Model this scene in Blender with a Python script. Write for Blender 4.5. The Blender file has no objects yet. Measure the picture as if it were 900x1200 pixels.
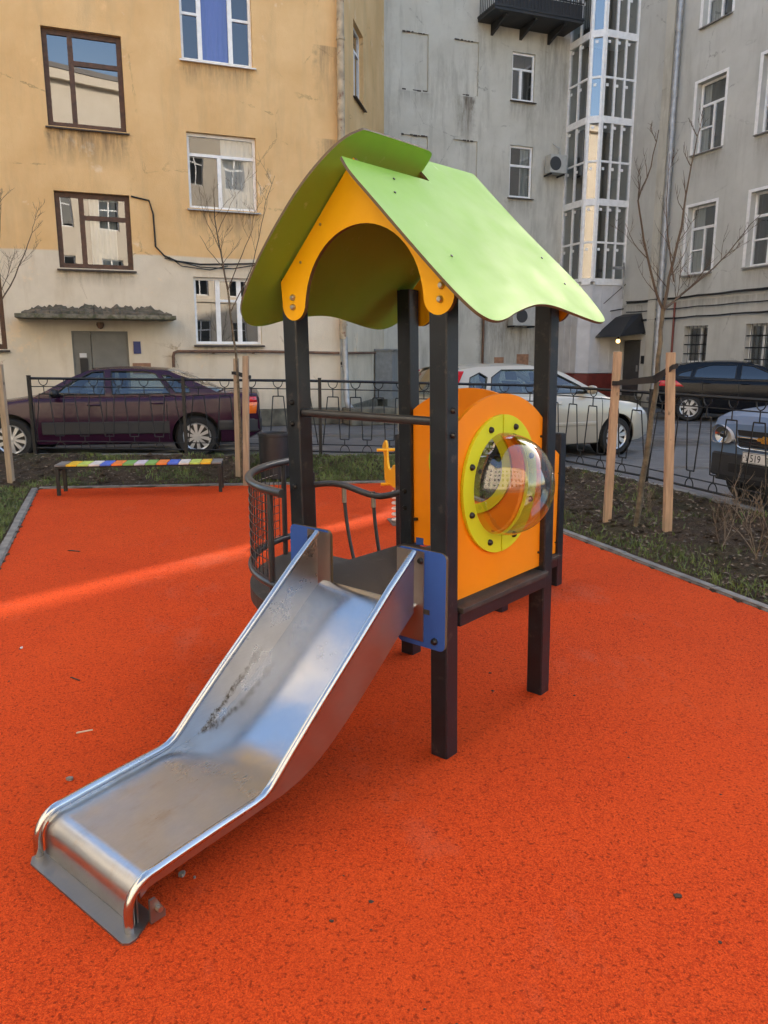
import bpy, bmesh, math, random
from mathutils import Vector, Matrix
from mathutils.geometry import tessellate_polygon
R = math.radians
rng = random.Random(7)
S = bpy.context.scene
COL = S.collection

# ------------------------------------------------------------------ camera
H = 1.65
PITCH = math.atan(185 / 900)
cs, sn = math.cos(PITCH), math.sin(PITCH)
cd = bpy.data.cameras.new('camera'); cam = bpy.data.objects.new('camera', cd); COL.objects.link(cam)
cam.location = (0, 0, H); cam.rotation_euler = (R(90) - PITCH, 0, 0)
cd.sensor_fit = 'VERTICAL'; cd.sensor_height = 36; cd.lens = 27; cd.clip_end = 500; cd.clip_start = .02
S.camera = cam

def ray(px, py):
    x = (px - 450) / 900; yd = (py - 600) / 900
    return Vector((x, cs - sn * yd, -(sn + cs * yd)))
def onz(px, py, z=0.):                 # survey helper: a bearing of the photo meets the level z
    r = ray(px, py); t = (z - H) / r.z
    return Vector((0, 0, H)) + r * t
def at(px, py, Y):                     # survey helper: a bearing of the photo at distance Y
    r = ray(px, py); return Vector((0, 0, H)) + r * (Y / r.y)

# ------------------------------------------------------------------ materials
def mat(name, col, rough=.5, metal=0., var=0., vscale=8., bump=0., bscale=60., spec=.5, aniso=0., coat=0., stretch=None, detail=4., dirt=None):
    m = bpy.data.materials.new(name); m.use_nodes = True
    nt = m.node_tree; N = nt.nodes; Lk = nt.links
    b = N['Principled BSDF']
    b.inputs['Base Color'].default_value = (*col, 1)
    b.inputs['Roughness'].default_value = rough
    b.inputs['Metallic'].default_value = metal
    b.inputs['Specular IOR Level'].default_value = spec
    b.inputs['Anisotropic'].default_value = aniso
    b.inputs['Coat Weight'].default_value = coat
    b.inputs['Coat Roughness'].default_value = .05
    tc = N.new('ShaderNodeTexCoord'); src = tc.outputs['Object']
    if stretch:
        mp = N.new('ShaderNodeMapping'); mp.inputs['Scale'].default_value = stretch
        Lk.new(src, mp.inputs[0]); src = mp.outputs[0]
    if var:
        n = N.new('ShaderNodeTexNoise'); n.inputs['Scale'].default_value = vscale; n.inputs['Detail'].default_value = detail
        Lk.new(src, n.inputs['Vector'])
        rmp = N.new('ShaderNodeValToRGB')
        lo = [max(0, c * (1 - var)) for c in col]; hi = [min(1, c * (1 + var)) for c in col]
        rmp.color_ramp.elements[0].position = .3; rmp.color_ramp.elements[1].position = .7
        rmp.color_ramp.elements[0].color = (*lo, 1); rmp.color_ramp.elements[1].color = (*hi, 1)
        Lk.new(n.outputs['Fac'], rmp.inputs[0]); out = rmp.outputs[0]
        if dirt:
            dcol, dscale, dlo, dhi = dirt
            n2 = N.new('ShaderNodeTexNoise'); n2.inputs['Scale'].default_value = dscale; n2.inputs['Detail'].default_value = 8
            n2.inputs['Roughness'].default_value = .65
            Lk.new(tc.outputs['Object'], n2.inputs['Vector'])
            r2 = N.new('ShaderNodeMapRange'); r2.inputs[1].default_value = dlo; r2.inputs[2].default_value = dhi
            Lk.new(n2.outputs['Fac'], r2.inputs[0])
            mx = N.new('ShaderNodeMixRGB'); mx.inputs[2].default_value = (*dcol, 1)
            Lk.new(r2.outputs[0], mx.inputs[0]); Lk.new(out, mx.inputs[1]); out = mx.outputs[0]
        Lk.new(out, b.inputs['Base Color'])
        if rough > .15:
            r3 = N.new('ShaderNodeMapRange'); r3.inputs[3].default_value = rough * .8; r3.inputs[4].default_value = min(1, rough * 1.2)
            Lk.new(n.outputs['Fac'], r3.inputs[0]); Lk.new(r3.outputs[0], b.inputs['Roughness'])
    if bump:
        n = N.new('ShaderNodeTexNoise'); n.inputs['Scale'].default_value = bscale; n.inputs['Detail'].default_value = 5
        Lk.new(src, n.inputs['Vector'])
        bp = N.new('ShaderNodeBump'); bp.inputs['Strength'].default_value = bump; bp.inputs['Distance'].default_value = .01
        Lk.new(n.outputs['Fac'], bp.inputs['Height']); Lk.new(bp.outputs[0], b.inputs['Normal'])
    return m

def glass(name, tint=(.8, .85, .85), reflect=1.0, wavy=0., wscale=1.5, base=0.05, rough=0.0):
    m = bpy.data.materials.new(name); m.use_nodes = True
    nt = m.node_tree; N = nt.nodes; Lk = nt.links
    N.remove(N['Principled BSDF']); out = N['Material Output']
    tr = N.new('ShaderNodeBsdfTransparent'); tr.inputs[0].default_value = (*tint, 1)
    gl = N.new('ShaderNodeBsdfGlossy'); gl.inputs['Roughness'].default_value = rough
    gl.inputs[0].default_value = (.97, .98, 1, 1)
    lw = N.new('ShaderNodeLayerWeight'); lw.inputs[0].default_value = .5       # Schlick, the same from both sides of a pane
    p5 = N.new('ShaderNodeMath'); p5.operation = 'POWER'; p5.inputs[1].default_value = 5.0; Lk.new(lw.outputs['Facing'], p5.inputs[0])
    fr = N.new('ShaderNodeMath'); fr.operation = 'MULTIPLY_ADD'; fr.inputs[1].default_value = .95; fr.inputs[2].default_value = .045; Lk.new(p5.outputs[0], fr.inputs[0])
    ma = N.new('ShaderNodeMath'); ma.operation = 'MULTIPLY_ADD'; ma.inputs[1].default_value = reflect; ma.inputs[2].default_value = base
    ma.use_clamp = True
    mx = N.new('ShaderNodeMixShader')
    Lk.new(fr.outputs[0], ma.inputs[0]); Lk.new(ma.outputs[0], mx.inputs[0])
    Lk.new(tr.outputs[0], mx.inputs[1]); Lk.new(gl.outputs[0], mx.inputs[2]); Lk.new(mx.outputs[0], out.inputs[0])
    if wavy:
        tc = N.new('ShaderNodeTexCoord'); n = N.new('ShaderNodeTexNoise'); n.inputs['Scale'].default_value = wscale; n.inputs['Detail'].default_value = 1
        Lk.new(tc.outputs['Object'], n.inputs['Vector'])
        bp = N.new('ShaderNodeBump'); bp.inputs['Strength'].default_value = wavy; bp.inputs['Distance'].default_value = .05
        Lk.new(n.outputs['Fac'], bp.inputs['Height']); Lk.new(bp.outputs[0], gl.inputs['Normal'])
    return m

class NT:                                # tiny node builder for the few bespoke surfaces
    def __init__(s, name):
        s.m = bpy.data.materials.new(name); s.m.use_nodes = True; s.nt = s.m.node_tree; s.N = s.nt.nodes
        s.b = s.N['Principled BSDF']; s.tc = s.N.new('ShaderNodeTexCoord'); s.obj = s.tc.outputs['Object']
    def link(s, a, b): s.nt.links.new(a, b)
    def noise(s, scale, detail=4, rough=.5, vec=None, stretch=None):
        v = vec or s.obj
        if stretch:
            mp = s.N.new('ShaderNodeMapping'); mp.inputs['Scale'].default_value = stretch; s.link(v, mp.inputs[0]); v = mp.outputs[0]
        n = s.N.new('ShaderNodeTexNoise'); n.inputs['Scale'].default_value = scale; n.inputs['Detail'].default_value = detail
        n.inputs['Roughness'].default_value = rough; s.link(v, n.inputs['Vector']); return n.outputs['Fac']
    def voro(s, scale, out='Color', feat='F1'):
        n = s.N.new('ShaderNodeTexVoronoi'); n.inputs['Scale'].default_value = scale; n.feature = feat; s.link(s.obj, n.inputs['Vector']); return n.outputs[out]
    def rng(s, v, a, b, c=0., d=1.):
        n = s.N.new('ShaderNodeMapRange')
        for k, x in zip((1, 2, 3, 4), (a, b, c, d)): n.inputs[k].default_value = x
        s.link(v, n.inputs[0]); return n.outputs[0]
    def math(s, op, a, b):
        n = s.N.new('ShaderNodeMath'); n.operation = op
        for k, x in enumerate((a, b)):
            if isinstance(x, (int, float)): n.inputs[k].default_value = x
            else: s.link(x, n.inputs[k])
        return n.outputs[0]
    def mix(s, f, a, b, mode='MIX'):
        n = s.N.new('ShaderNodeMixRGB'); n.blend_type = mode
        for k, x in enumerate((f, a, b)):
            if isinstance(x, (int, float)): n.inputs[k].default_value = x
            elif isinstance(x, tuple): n.inputs[k].default_value = (*x, 1)
            else: s.link(x, n.inputs[k])
        return n.outputs[0]
    def sep(s, v):
        n = s.N.new('ShaderNodeSeparateXYZ'); s.link(v, n.inputs[0]); return n.outputs
    def done(s, col, rough=.6, height=None, strength=.3, dist=.01):
        s.link(col, s.b.inputs['Base Color'])
        if isinstance(rough, (int, float)): s.b.inputs['Roughness'].default_value = rough
        else: s.link(rough, s.b.inputs['Roughness'])
        if height is not None:
            bp = s.N.new('ShaderNodeBump'); bp.inputs['Strength'].default_value = strength; bp.inputs['Distance'].default_value = dist
            s.link(height, bp.inputs['Height']); s.link(bp.outputs[0], s.b.inputs['Normal'])
        return s.m

def rubber_material():
    t = NT('rubber_crumb')
    g = t.sep(t.voro(230))[0]; g2 = t.sep(t.voro(410))[1]          # a tone for each crumb, two sizes
    gg = t.math('ADD', t.math('MULTIPLY', g, .6), t.math('MULTIPLY', g2, .4))
    base = t.mix(t.rng(gg, .15, .85), (.38, .027, .005), (.74, .086, .014))
    big = t.rng(t.noise(.9, 5, .6), .35, .7)
    base = t.mix(t.math('MULTIPLY', big, .4), base, (.68, .090, .014))
    red = t.rng(t.noise(.6, 6, .7, stretch=(1, 1.6, 1)), .5, .72)
    base = t.mix(t.math('MULTIPLY', red, .4), base, (.46, .044, .008))
    dusty = t.rng(t.noise(.75, 7, .72, stretch=(1.5, .8, 1)), .55, .75)
    base = t.mix(t.math('MULTIPLY', dusty, .5), base, (.52, .15, .085))
    trod = t.rng(t.noise(3.2, 9, .78), .60, .74)
    base = t.mix(t.math('MULTIPLY', trod, .45), base, (.22, .045, .018))
    spots = t.rng(t.noise(11, 9, .8), .68, .74)
    base = t.mix(t.math('MULTIPLY', spots, .75), base, (.07, .018, .01))
    hole = t.rng(t.noise(80, 2, .5), .58, .68)
    base = t.mix(t.math('MULTIPLY', hole, .6), base, (.11, .010, .003))
    t.b.inputs['Specular IOR Level'].default_value = .12
    h = t.math('ADD', t.voro(230, 'Distance'), t.noise(150, 3))
    return t.done(base, .9, h, .5, .006)
def soil_material():
    t = NT('soil'); t.b.inputs['Specular IOR Level'].default_value = .15
    a = t.noise(6, 8, .7); b = t.noise(45, 6, .7)
    c = t.mix(t.rng(a, .3, .7), (.040, .029, .020), (.12, .086, .058))
    c = t.mix(t.math('MULTIPLY', t.rng(b, .35, .7), .7), c, (.17, .125, .088))
    gr = t.rng(t.noise(1.3, 6, .7), .5, .68)
    c = t.mix(t.math('MULTIPLY', gr, .55), c, (.085, .10, .036))
    sp = t.rng(t.noise(70, 3, .6), .70, .76)
    c = t.mix(t.math('MULTIPLY', sp, .7), c, (.36, .31, .24))
    return t.done(c, .95, t.math('ADD', t.noise(28, 8, .75), t.noise(7, 4)), 1.0, .12)
def asphalt_material():
    t = NT('asphalt')
    c = t.mix(t.rng(t.noise(.8, 6, .65), .35, .7), (.085, .078, .072), (.16, .15, .14))
    c = t.mix(t.math('MULTIPLY', t.rng(t.noise(90, 3), .4, .7), .5), c, (.21, .2, .19))
    wet = t.rng(t.noise(.45, 5, .6, stretch=(1, 2.2, 1)), .52, .6)
    c = t.mix(t.math('MULTIPLY', wet, .6), c, (.045, .042, .04))
    return t.done(c, t.rng(wet, 0, 1, .85, .35), t.noise(120, 4), .4, .006)
def stucco(name, c1, c2, split=None, lower=None, stain=(.25, .2, .14), streak=.35, patch=None, under=()):
    t = NT(name)
    n = t.noise(.9, 7, .62); c = t.mix(t.rng(n, .3, .7), c1, c2)
    if lower:
        l = t.mix(t.rng(t.noise(1.4, 6, .6), .3, .7), *lower)
        z = t.math('ADD', t.sep(t.obj)[2], t.rng(t.noise(.35, 2), 0, 1, -.05, .05))
        c = t.mix(t.rng(z, split - .02, split + .02), l, c)
    st = t.rng(t.noise(2.4, 6, .7, stretch=(1, 1, .16)), .5, .78)
    c = t.mix(t.math('MULTIPLY', st, streak), c, stain)
    if patch:
        p = t.rng(t.noise(.8, 8, .72), .61, .66)
        c = t.mix(t.math('MULTIPLY', p, .7), c, patch)
    edge = t.voro(.55, 'Distance', 'DISTANCE_TO_EDGE'); wob = t.math('ADD', edge, t.rng(t.noise(5, 6, .7), .3, .7, -.02, .02))
    crack = t.math('MULTIPLY', t.rng(t.math('ABSOLUTE', wob, 0), .001, .006, 1, 0), t.rng(t.noise(.7, 4, .6), .5, .6))
    c = t.mix(t.math('MULTIPLY', crack, .6), c, tuple(x * .4 for x in c1))
    pale = t.rng(t.noise(1.7, 9, .78, stretch=(1, 1, .6)), .60, .68)
    c = t.mix(t.math('MULTIPLY', pale, .35), c, tuple(min(1, x * 1.18 + .03) for x in c2))
    cr = t.rng(t.noise(3.2, 10, .8), .66, .74)
    c = t.mix(t.math('MULTIPLY', cr, .5), c, tuple(x * .55 for x in c1))
    if under:                                                    # soot and run-off stains below the sills
        X, Y, Z = t.sep(t.obj); jit = t.rng(t.noise(6, 5, .7), .3, .7, -.10, .10); run = t.rng(t.noise(3.5, 6, .75, stretch=(2.2, 1, .3)), .32, .62)
        xj = t.math('ADD', X, jit); tot = None
        for (x0, x1, zt, ln, k) in under:
            f = t.math('MULTIPLY', t.math('MULTIPLY', t.rng(xj, x0 - .08, x0 + .10), t.rng(xj, x1 + .08, x1 - .10)), t.math('MULTIPLY', t.rng(Z, zt, zt - .02), t.rng(Z, zt - ln, zt)))
            f = t.math('MULTIPLY', f, k); tot = f if tot is None else t.math('MAXIMUM', tot, f)
        c = t.mix(t.math('MULTIPLY', tot, run), c, (.13, .10, .07))
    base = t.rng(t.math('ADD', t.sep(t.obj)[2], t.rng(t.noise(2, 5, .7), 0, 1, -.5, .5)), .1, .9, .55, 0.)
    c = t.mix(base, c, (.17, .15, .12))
    return t.done(c, .9, t.math('ADD', t.noise(35, 6), t.noise(4, 5)), .35, .012)
def steel_material(name, base=(.62, .61, .60), r0=.30, r1=.40, soot=False, scorch=False):
    t = NT(name)
    br = t.noise(26, 4, .6, stretch=(.35, 9, 9)); sm = t.noise(5, 6, .65)
    c = t.mix(t.rng(br, .3, .7), tuple(x * .93 for x in base), base)
    c = t.mix(t.math('MULTIPLY', t.rng(sm, .45, .75), .3), c, (.36, .34, .31))
    rr = t.math('ADD', t.rng(br, .3, .7, r0, r1 - .06), t.rng(sm, .4, .7, -.03, .08))
    if soot:
        x, y, z = t.sep(t.obj)
        dust = t.math('MULTIPLY', t.rng(t.noise(9, 8, .75, stretch=(.5, 1, 1)), .55, .72), t.rng(x, -.75, -.95, 0, .6))
        c = t.mix(dust, c, (.45, .38, .32))
        rr = t.math('ADD', rr, t.rng(x, -.75, -.95, 0, .12))
        scr = t.rng(t.noise(60, 6, .8, stretch=(1, 3, 1)), .68, .72)
        c = t.mix(t.math('MULTIPLY', scr, .5), c, (.75, .74, .72))
    if scorch:                                                   # the scorched scuff low on the inside of the left wall
        x, y, z = t.sep(t.obj)
        low = t.math('SUBTRACT', z, t.math('MULTIPLY', t.math('ADD', x, .62), .80))     # height above the line of the bed
        d = t.math('ADD', t.math('ABSOLUTE', t.math('SUBTRACT', low, .262), 0), t.rng(t.noise(22, 8, .8), .3, .7, -.022, .022))
        band = t.math('MULTIPLY', t.rng(d, .011, .021, 1, 0), t.math('MULTIPLY', t.rng(x, -.80, -.76, 0, 1), t.rng(x, -.64, -.36, 1.4, 0)))
        band = t.math('MULTIPLY', band, t.rng(t.noise(48, 8, .85), .42, .58, .05, .95))
        c = t.mix(t.math('MULTIPLY', band, .8), c, (.10, .082, .060)); rr = t.math('ADD', rr, t.math('MULTIPLY', band, .4))
    t.b.inputs['Metallic'].default_value = 1; t.b.inputs['Anisotropic'].default_value = .3
    return t.done(c, rr)
def wood_material(name, col):
    t = NT(name)
    w = t.noise(9, 5, .6, stretch=(4, 4, .35)); c = t.mix(t.rng(w, .3, .7), tuple(x * .72 for x in col), tuple(min(1, x * 1.2) for x in col))
    k = t.rng(t.noise(14, 2, .5, stretch=(1, 1, .5)), .7, .76); c = t.mix(k, c, tuple(x * .4 for x in col))
    return t.done(c, .8, w, .3, .004)
def hpl_material(name, col, scr=(.8, .85, .7), amt=.25):
    t = NT(name)
    c = t.mix(t.rng(t.noise(2.2, 5, .6), .3, .7), tuple(x * .93 for x in col), tuple(min(1, x * 1.05) for x in col))
    s = t.rng(t.noise(8, 8, .75, stretch=(1, .25, 1)), .62, .72); c = t.mix(t.math('MULTIPLY', s, amt), c, scr)
    d = t.rng(t.noise(16, 8, .8), .66, .74); c = t.mix(t.math('MULTIPLY', d, .35), c, tuple(x * .45 for x in col))
    w = t.rng(t.noise(3.2, 8, .75, stretch=(1.6, 1.6, .5)), .55, .75); c = t.mix(t.math('MULTIPLY', w, .22), c, tuple(x * .7 + .06 for x in col))
    t.b.inputs['Specular IOR Level'].default_value = .32
    return t.done(c, t.rng(t.noise(5, 5), .3, .7, .36, .55), t.noise(300, 2), .06, .002)

M = dict(
    rubber=rubber_material(), soil=soil_material(), asphalt=asphalt_material(),
    kerb=mat('concrete', (.20, .19, .17), .9, var=.35, vscale=9, bump=.4, bscale=60),
    post=mat('post_coating', (.011, .0155, .022), .34, var=.25, vscale=12, bump=.08, bscale=200, dirt=((.085, .075, .068), 16, .58, .76)),
    deck=mat('deck_board', (.040, .033, .028), .6, var=.3, vscale=7, bump=.25, bscale=240, dirt=((.10, .085, .07), 9, .58, .8)),
    roof=hpl_material('green_board', (.235, .47, .060), (.62, .72, .42), .4),
    edge=mat('board_edge', (.12, .085, .045), .6),
    yellow=hpl_material('yellow_board', (.86, .45, .004), (.9, .6, .2), .1),
    orange=hpl_material('orange_board', (.92, .285, .004), (.95, .5, .2), .08),
    lime=hpl_material('lime_board', (.66, .70, .02), (.8, .8, .4), .1),
    blue=hpl_material('blue_board', (.035, .10, .40), (.3, .35, .6), .15),
    steel=steel_material('brushed_steel', (.44, .425, .41), .34, .46), chute=steel_material('chute_steel', (.58, .585, .60), .18, .28, soot=True), scorched=steel_material('scorched_steel', (.64, .62, .58), .29, .36, scorch=True),
    rail=steel_material('polished_steel', (.58, .575, .57), .2, .3),
    plate=steel_material('worn_steel', (.29, .28, .265), .45, .65),
    bolt=mat('black_bolt', (.015, .015, .015), .35), zinc=mat('zinc_bolt', (.5, .47, .4), .35, 1.),
    tube=mat('tube_coating', (.035, .037, .042), .33, var=.2, vscale=15),
    dome=glass('clear_acrylic', (.74, .72, .69), 1.1, base=.08, rough=.03),
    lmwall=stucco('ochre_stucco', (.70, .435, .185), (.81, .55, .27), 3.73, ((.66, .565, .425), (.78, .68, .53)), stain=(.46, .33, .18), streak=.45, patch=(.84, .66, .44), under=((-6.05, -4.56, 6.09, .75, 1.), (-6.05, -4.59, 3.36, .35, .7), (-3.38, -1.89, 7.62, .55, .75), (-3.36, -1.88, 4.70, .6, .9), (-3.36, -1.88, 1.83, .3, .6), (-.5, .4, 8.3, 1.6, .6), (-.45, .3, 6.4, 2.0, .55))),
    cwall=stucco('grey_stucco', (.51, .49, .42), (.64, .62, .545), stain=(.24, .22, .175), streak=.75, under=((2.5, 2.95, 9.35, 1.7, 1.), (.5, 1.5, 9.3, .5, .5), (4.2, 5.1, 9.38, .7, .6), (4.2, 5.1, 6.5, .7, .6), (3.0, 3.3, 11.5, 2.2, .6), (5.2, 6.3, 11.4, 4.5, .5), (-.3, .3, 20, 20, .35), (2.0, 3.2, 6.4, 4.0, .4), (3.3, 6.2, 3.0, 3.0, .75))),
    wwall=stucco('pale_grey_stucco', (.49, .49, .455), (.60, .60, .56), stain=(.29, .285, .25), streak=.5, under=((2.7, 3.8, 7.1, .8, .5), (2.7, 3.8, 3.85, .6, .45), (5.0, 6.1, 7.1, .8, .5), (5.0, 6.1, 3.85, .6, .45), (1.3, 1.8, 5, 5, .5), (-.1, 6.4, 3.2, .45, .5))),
    cream=stucco('cream_stucco', (.66, .58, .46), (.74, .66, .54), stain=(.5, .42, .32), streak=.2),
    plinth=mat('plinth_stone', (.13, .12, .09), .95, var=.5, vscale=5, bump=.6, bscale=14),
    roofmetal=mat('roof_sheet', (.10, .09, .085), .5, var=.2),
    brownframe=mat('brown_paint', (.085, .038, .020), .55, var=.35, vscale=14, bump=.3, bscale=60),
    whiteframe=mat('white_frame', (.86, .86, .85), .4, var=.08, vscale=8),
    pane=glass('window_glass', (.62, .66, .66), 1.5, wavy=.05, wscale=1.1, base=.14),
    clearpane=glass('clear_window_glass', (.78, .80, .80), 1.2, wavy=.05, wscale=1.2, base=.06),
    oldpane=glass('old_window_glass', (.6, .64, .64), 1.5, wavy=.05, wscale=.7, base=.13),
    interior=mat('dim_room', (.12, .105, .09), .9), interior_b=mat('blue_room', (.10, .11, .2), .9),
    curtain=mat('white_curtain', (.62, .60, .56), .9), bluecurtain=mat('blue_curtain', (.10, .13, .55), .8),
    sill=mat('tin_sill', (.22, .21, .2), .5, var=.3), darksill=mat('dark_sill', (.06, .045, .035), .7),
    door=mat('grey_steel_door', (.17, .165, .145), .5, var=.12, vscale=5), darkdoor=mat('dark_door', (.045, .047, .05), .5, var=.2),
    crumble=mat('crumbling_concrete', (.12, .097, .068), .95, var=.6, vscale=6, bump=1., bscale=18, dirt=((.05, .055, .025), 7, .5, .65)),
    mossy=mat('mossy_concrete', (.20, .175, .13), .95, var=.4, vscale=6, bump=.8, bscale=20, dirt=((.07, .075, .035), 5, .45, .6)),
    pipe=mat('rusty_pipe', (.16, .085, .05), .7, var=.3), redpipe=mat('red_pipe', (.2, .05, .035), .6),
    tin=mat('galvanised_tin', (.40, .40, .395), .55, .6, var=.25, vscale=6), oldtin=mat('painted_tin', (.45, .36, .24), .75, var=.35, vscale=5, dirt=((.22, .11, .06), 6, .55, .65)),
    cable=mat('black_cable', (.02, .018, .016), .7), cabinet=mat('grey_cabinet', (.25, .26, .26), .55, var=.15),
    iron=mat('black_iron', (.012, .012, .012), .55, var=.3, vscale=20), ironbar=mat('dark_balcony_iron', (.02, .02, .022), .6),
    rail_white=mat('balcony_board', (.6, .62, .66), .6),
    baypanel=mat('white_cladding', (.60, .60, .61), .5, var=.1, vscale=3), bayred=mat('red_plinth', (.16, .022, .015), .6, var=.25),
    bark=mat('bark', (.13, .105, .068), .9, var=.45, vscale=20, bump=.6, bscale=50), twig=mat('twig_bark', (.095, .07, .048), .9),
    stake=wood_material('stake_wood', (.46, .315, .20)), stakeold=wood_material('weathered_stake', (.36, .28, .19)),
    strap=mat('black_strap', (.014, .014, .015), .7), bin=mat('bin_metal', (.022, .023, .026), .5, var=.2),
    tyre=mat('tyre_rubber', (.018, .018, .018), .8, var=.2), alloy=mat('alloy', (.62, .63, .64), .3, .7), hubdark=mat('hub_dark', (.03, .03, .03), .5),
    plum=mat('plum_paint', (.030, .006, .022), .25, coat=.25, spec=.3), silver=mat('beige_metal_paint', (.47, .42, .33), .35, .15, coat=.8),
    black=mat('black_paint', (.004, .005, .008), .25, coat=.10, spec=.22), bluegrey=mat('blue_grey_paint', (.155, .24, .39), .35, .25, coat=.6),
    cladding=mat('grey_plastic', (.030, .030, .032), .6, var=.15), trim=mat('black_trim', (.01, .01, .01), .5), seat=mat('seat_cloth', (.03, .03, .033), .9),
    autoglass=glass('car_glass', (.55, .63, .60), 1.2, base=.05), darkglass=glass('dark_car_glass', (.06, .07, .09), 1.0, base=.05),
    red=mat('tail_red', (.55, .01, .015), .15, coat=1.), amber=mat('tail_amber', (.8, .16, .01), .15, coat=1.), chrome=mat('chrome', (.8, .8, .8), .08, 1.),
    clear=mat('lamp_white', (.7, .7, .7), .15, coat=1.), lens=glass('lamp_lens', (.95, .96, .97), 1.0, base=.03), gold=mat('gold_badge', (.75, .42, .08), .25, .8),
    platewhite=mat('plate_white', (.72, .72, .70), .4), ink=mat('plate_ink', (.01, .01, .01), .6),
    acwhite=mat('unit_white', (.45, .45, .42), .5, var=.1), acdark=mat('unit_grille', (.05, .05, .05), .6),
    awning=mat('dark_awning', (.018, .018, .02), .5), sign=mat('blue_sign', (.03, .04, .16), .4), notice=mat('peeled_notice', (.36, .19, .11), .9, var=.3), sticker=mat('white_sticker', (.7, .7, .7), .6),
    spring=mat('spring_white', (.72, .66, .62), .4), rideryellow=mat('rider_yellow', (.85, .42, .005), .4), ridergrey=mat('rider_grey', (.42, .42, .44), .5),
    stone=mat('pebble', (.22, .20, .18), .9, var=.3, vscale=60), stick=mat('pale_stick', (.62, .5, .36), .8), leaf=mat('dry_leaf', (.05, .03, .018), .85),
    grassm=mat('grass_blade', (.115, .15, .04), .7, var=.5, vscale=3), deadleaf=mat('dead_leaves', (.16, .12, .08), .9, var=.6, vscale=9), drystem=mat('dry_stem', (.19, .145, .10), .9),
)
for n_, c_ in (('slat_yellow', (.80, .48, .02)), ('slat_lime', (.50, .62, .12)), ('slat_white', (.66, .62, .58)), ('slat_blue', (.07, .15, .60)), ('slat_orange', (.85, .22, .04)),
               ('slat_green', (.20, .42, .10)), ('slat_lilac', (.58, .52, .60)), ('slat_grey', (.17, .17, .17))):
    M[n_] = mat(n_, c_, .5, var=.2, vscale=14, dirt=((.2, .17, .13), 12, .6, .75))
lm = bpy.data.materials.new('lit_bulb'); lm.use_nodes = True
lb = lm.node_tree.nodes['Principled BSDF']; lb.inputs['Emission Color'].default_value = (1, .62, .2, 1); lb.inputs['Emission Strength'].default_value = 1.3; lb.inputs['Base Color'].default_value = (.8, .6, .3, 1)
M['bulb'] = lm

# ------------------------------------------------------------------ object helpers
ORI = {}
def thing(name, label, cat, loc=(0, 0, 0), rz=0, group=None):
    o = bpy.data.objects.new(name, None); COL.objects.link(o); o.empty_display_size = .2
    o.location = loc; o.rotation_euler = (0, 0, rz); tag(o, label, cat, group)
    ORI[o.name] = Matrix.Translation(Vector(loc)) @ Matrix.Rotation(rz, 4, 'Z')
    return o
def tag(o, label, cat, group=None, kind=None):
    if label: o['label'] = label
    if cat: o['category'] = cat
    if group: o['group'] = group
    if kind: o['kind'] = kind
    return o

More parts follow.
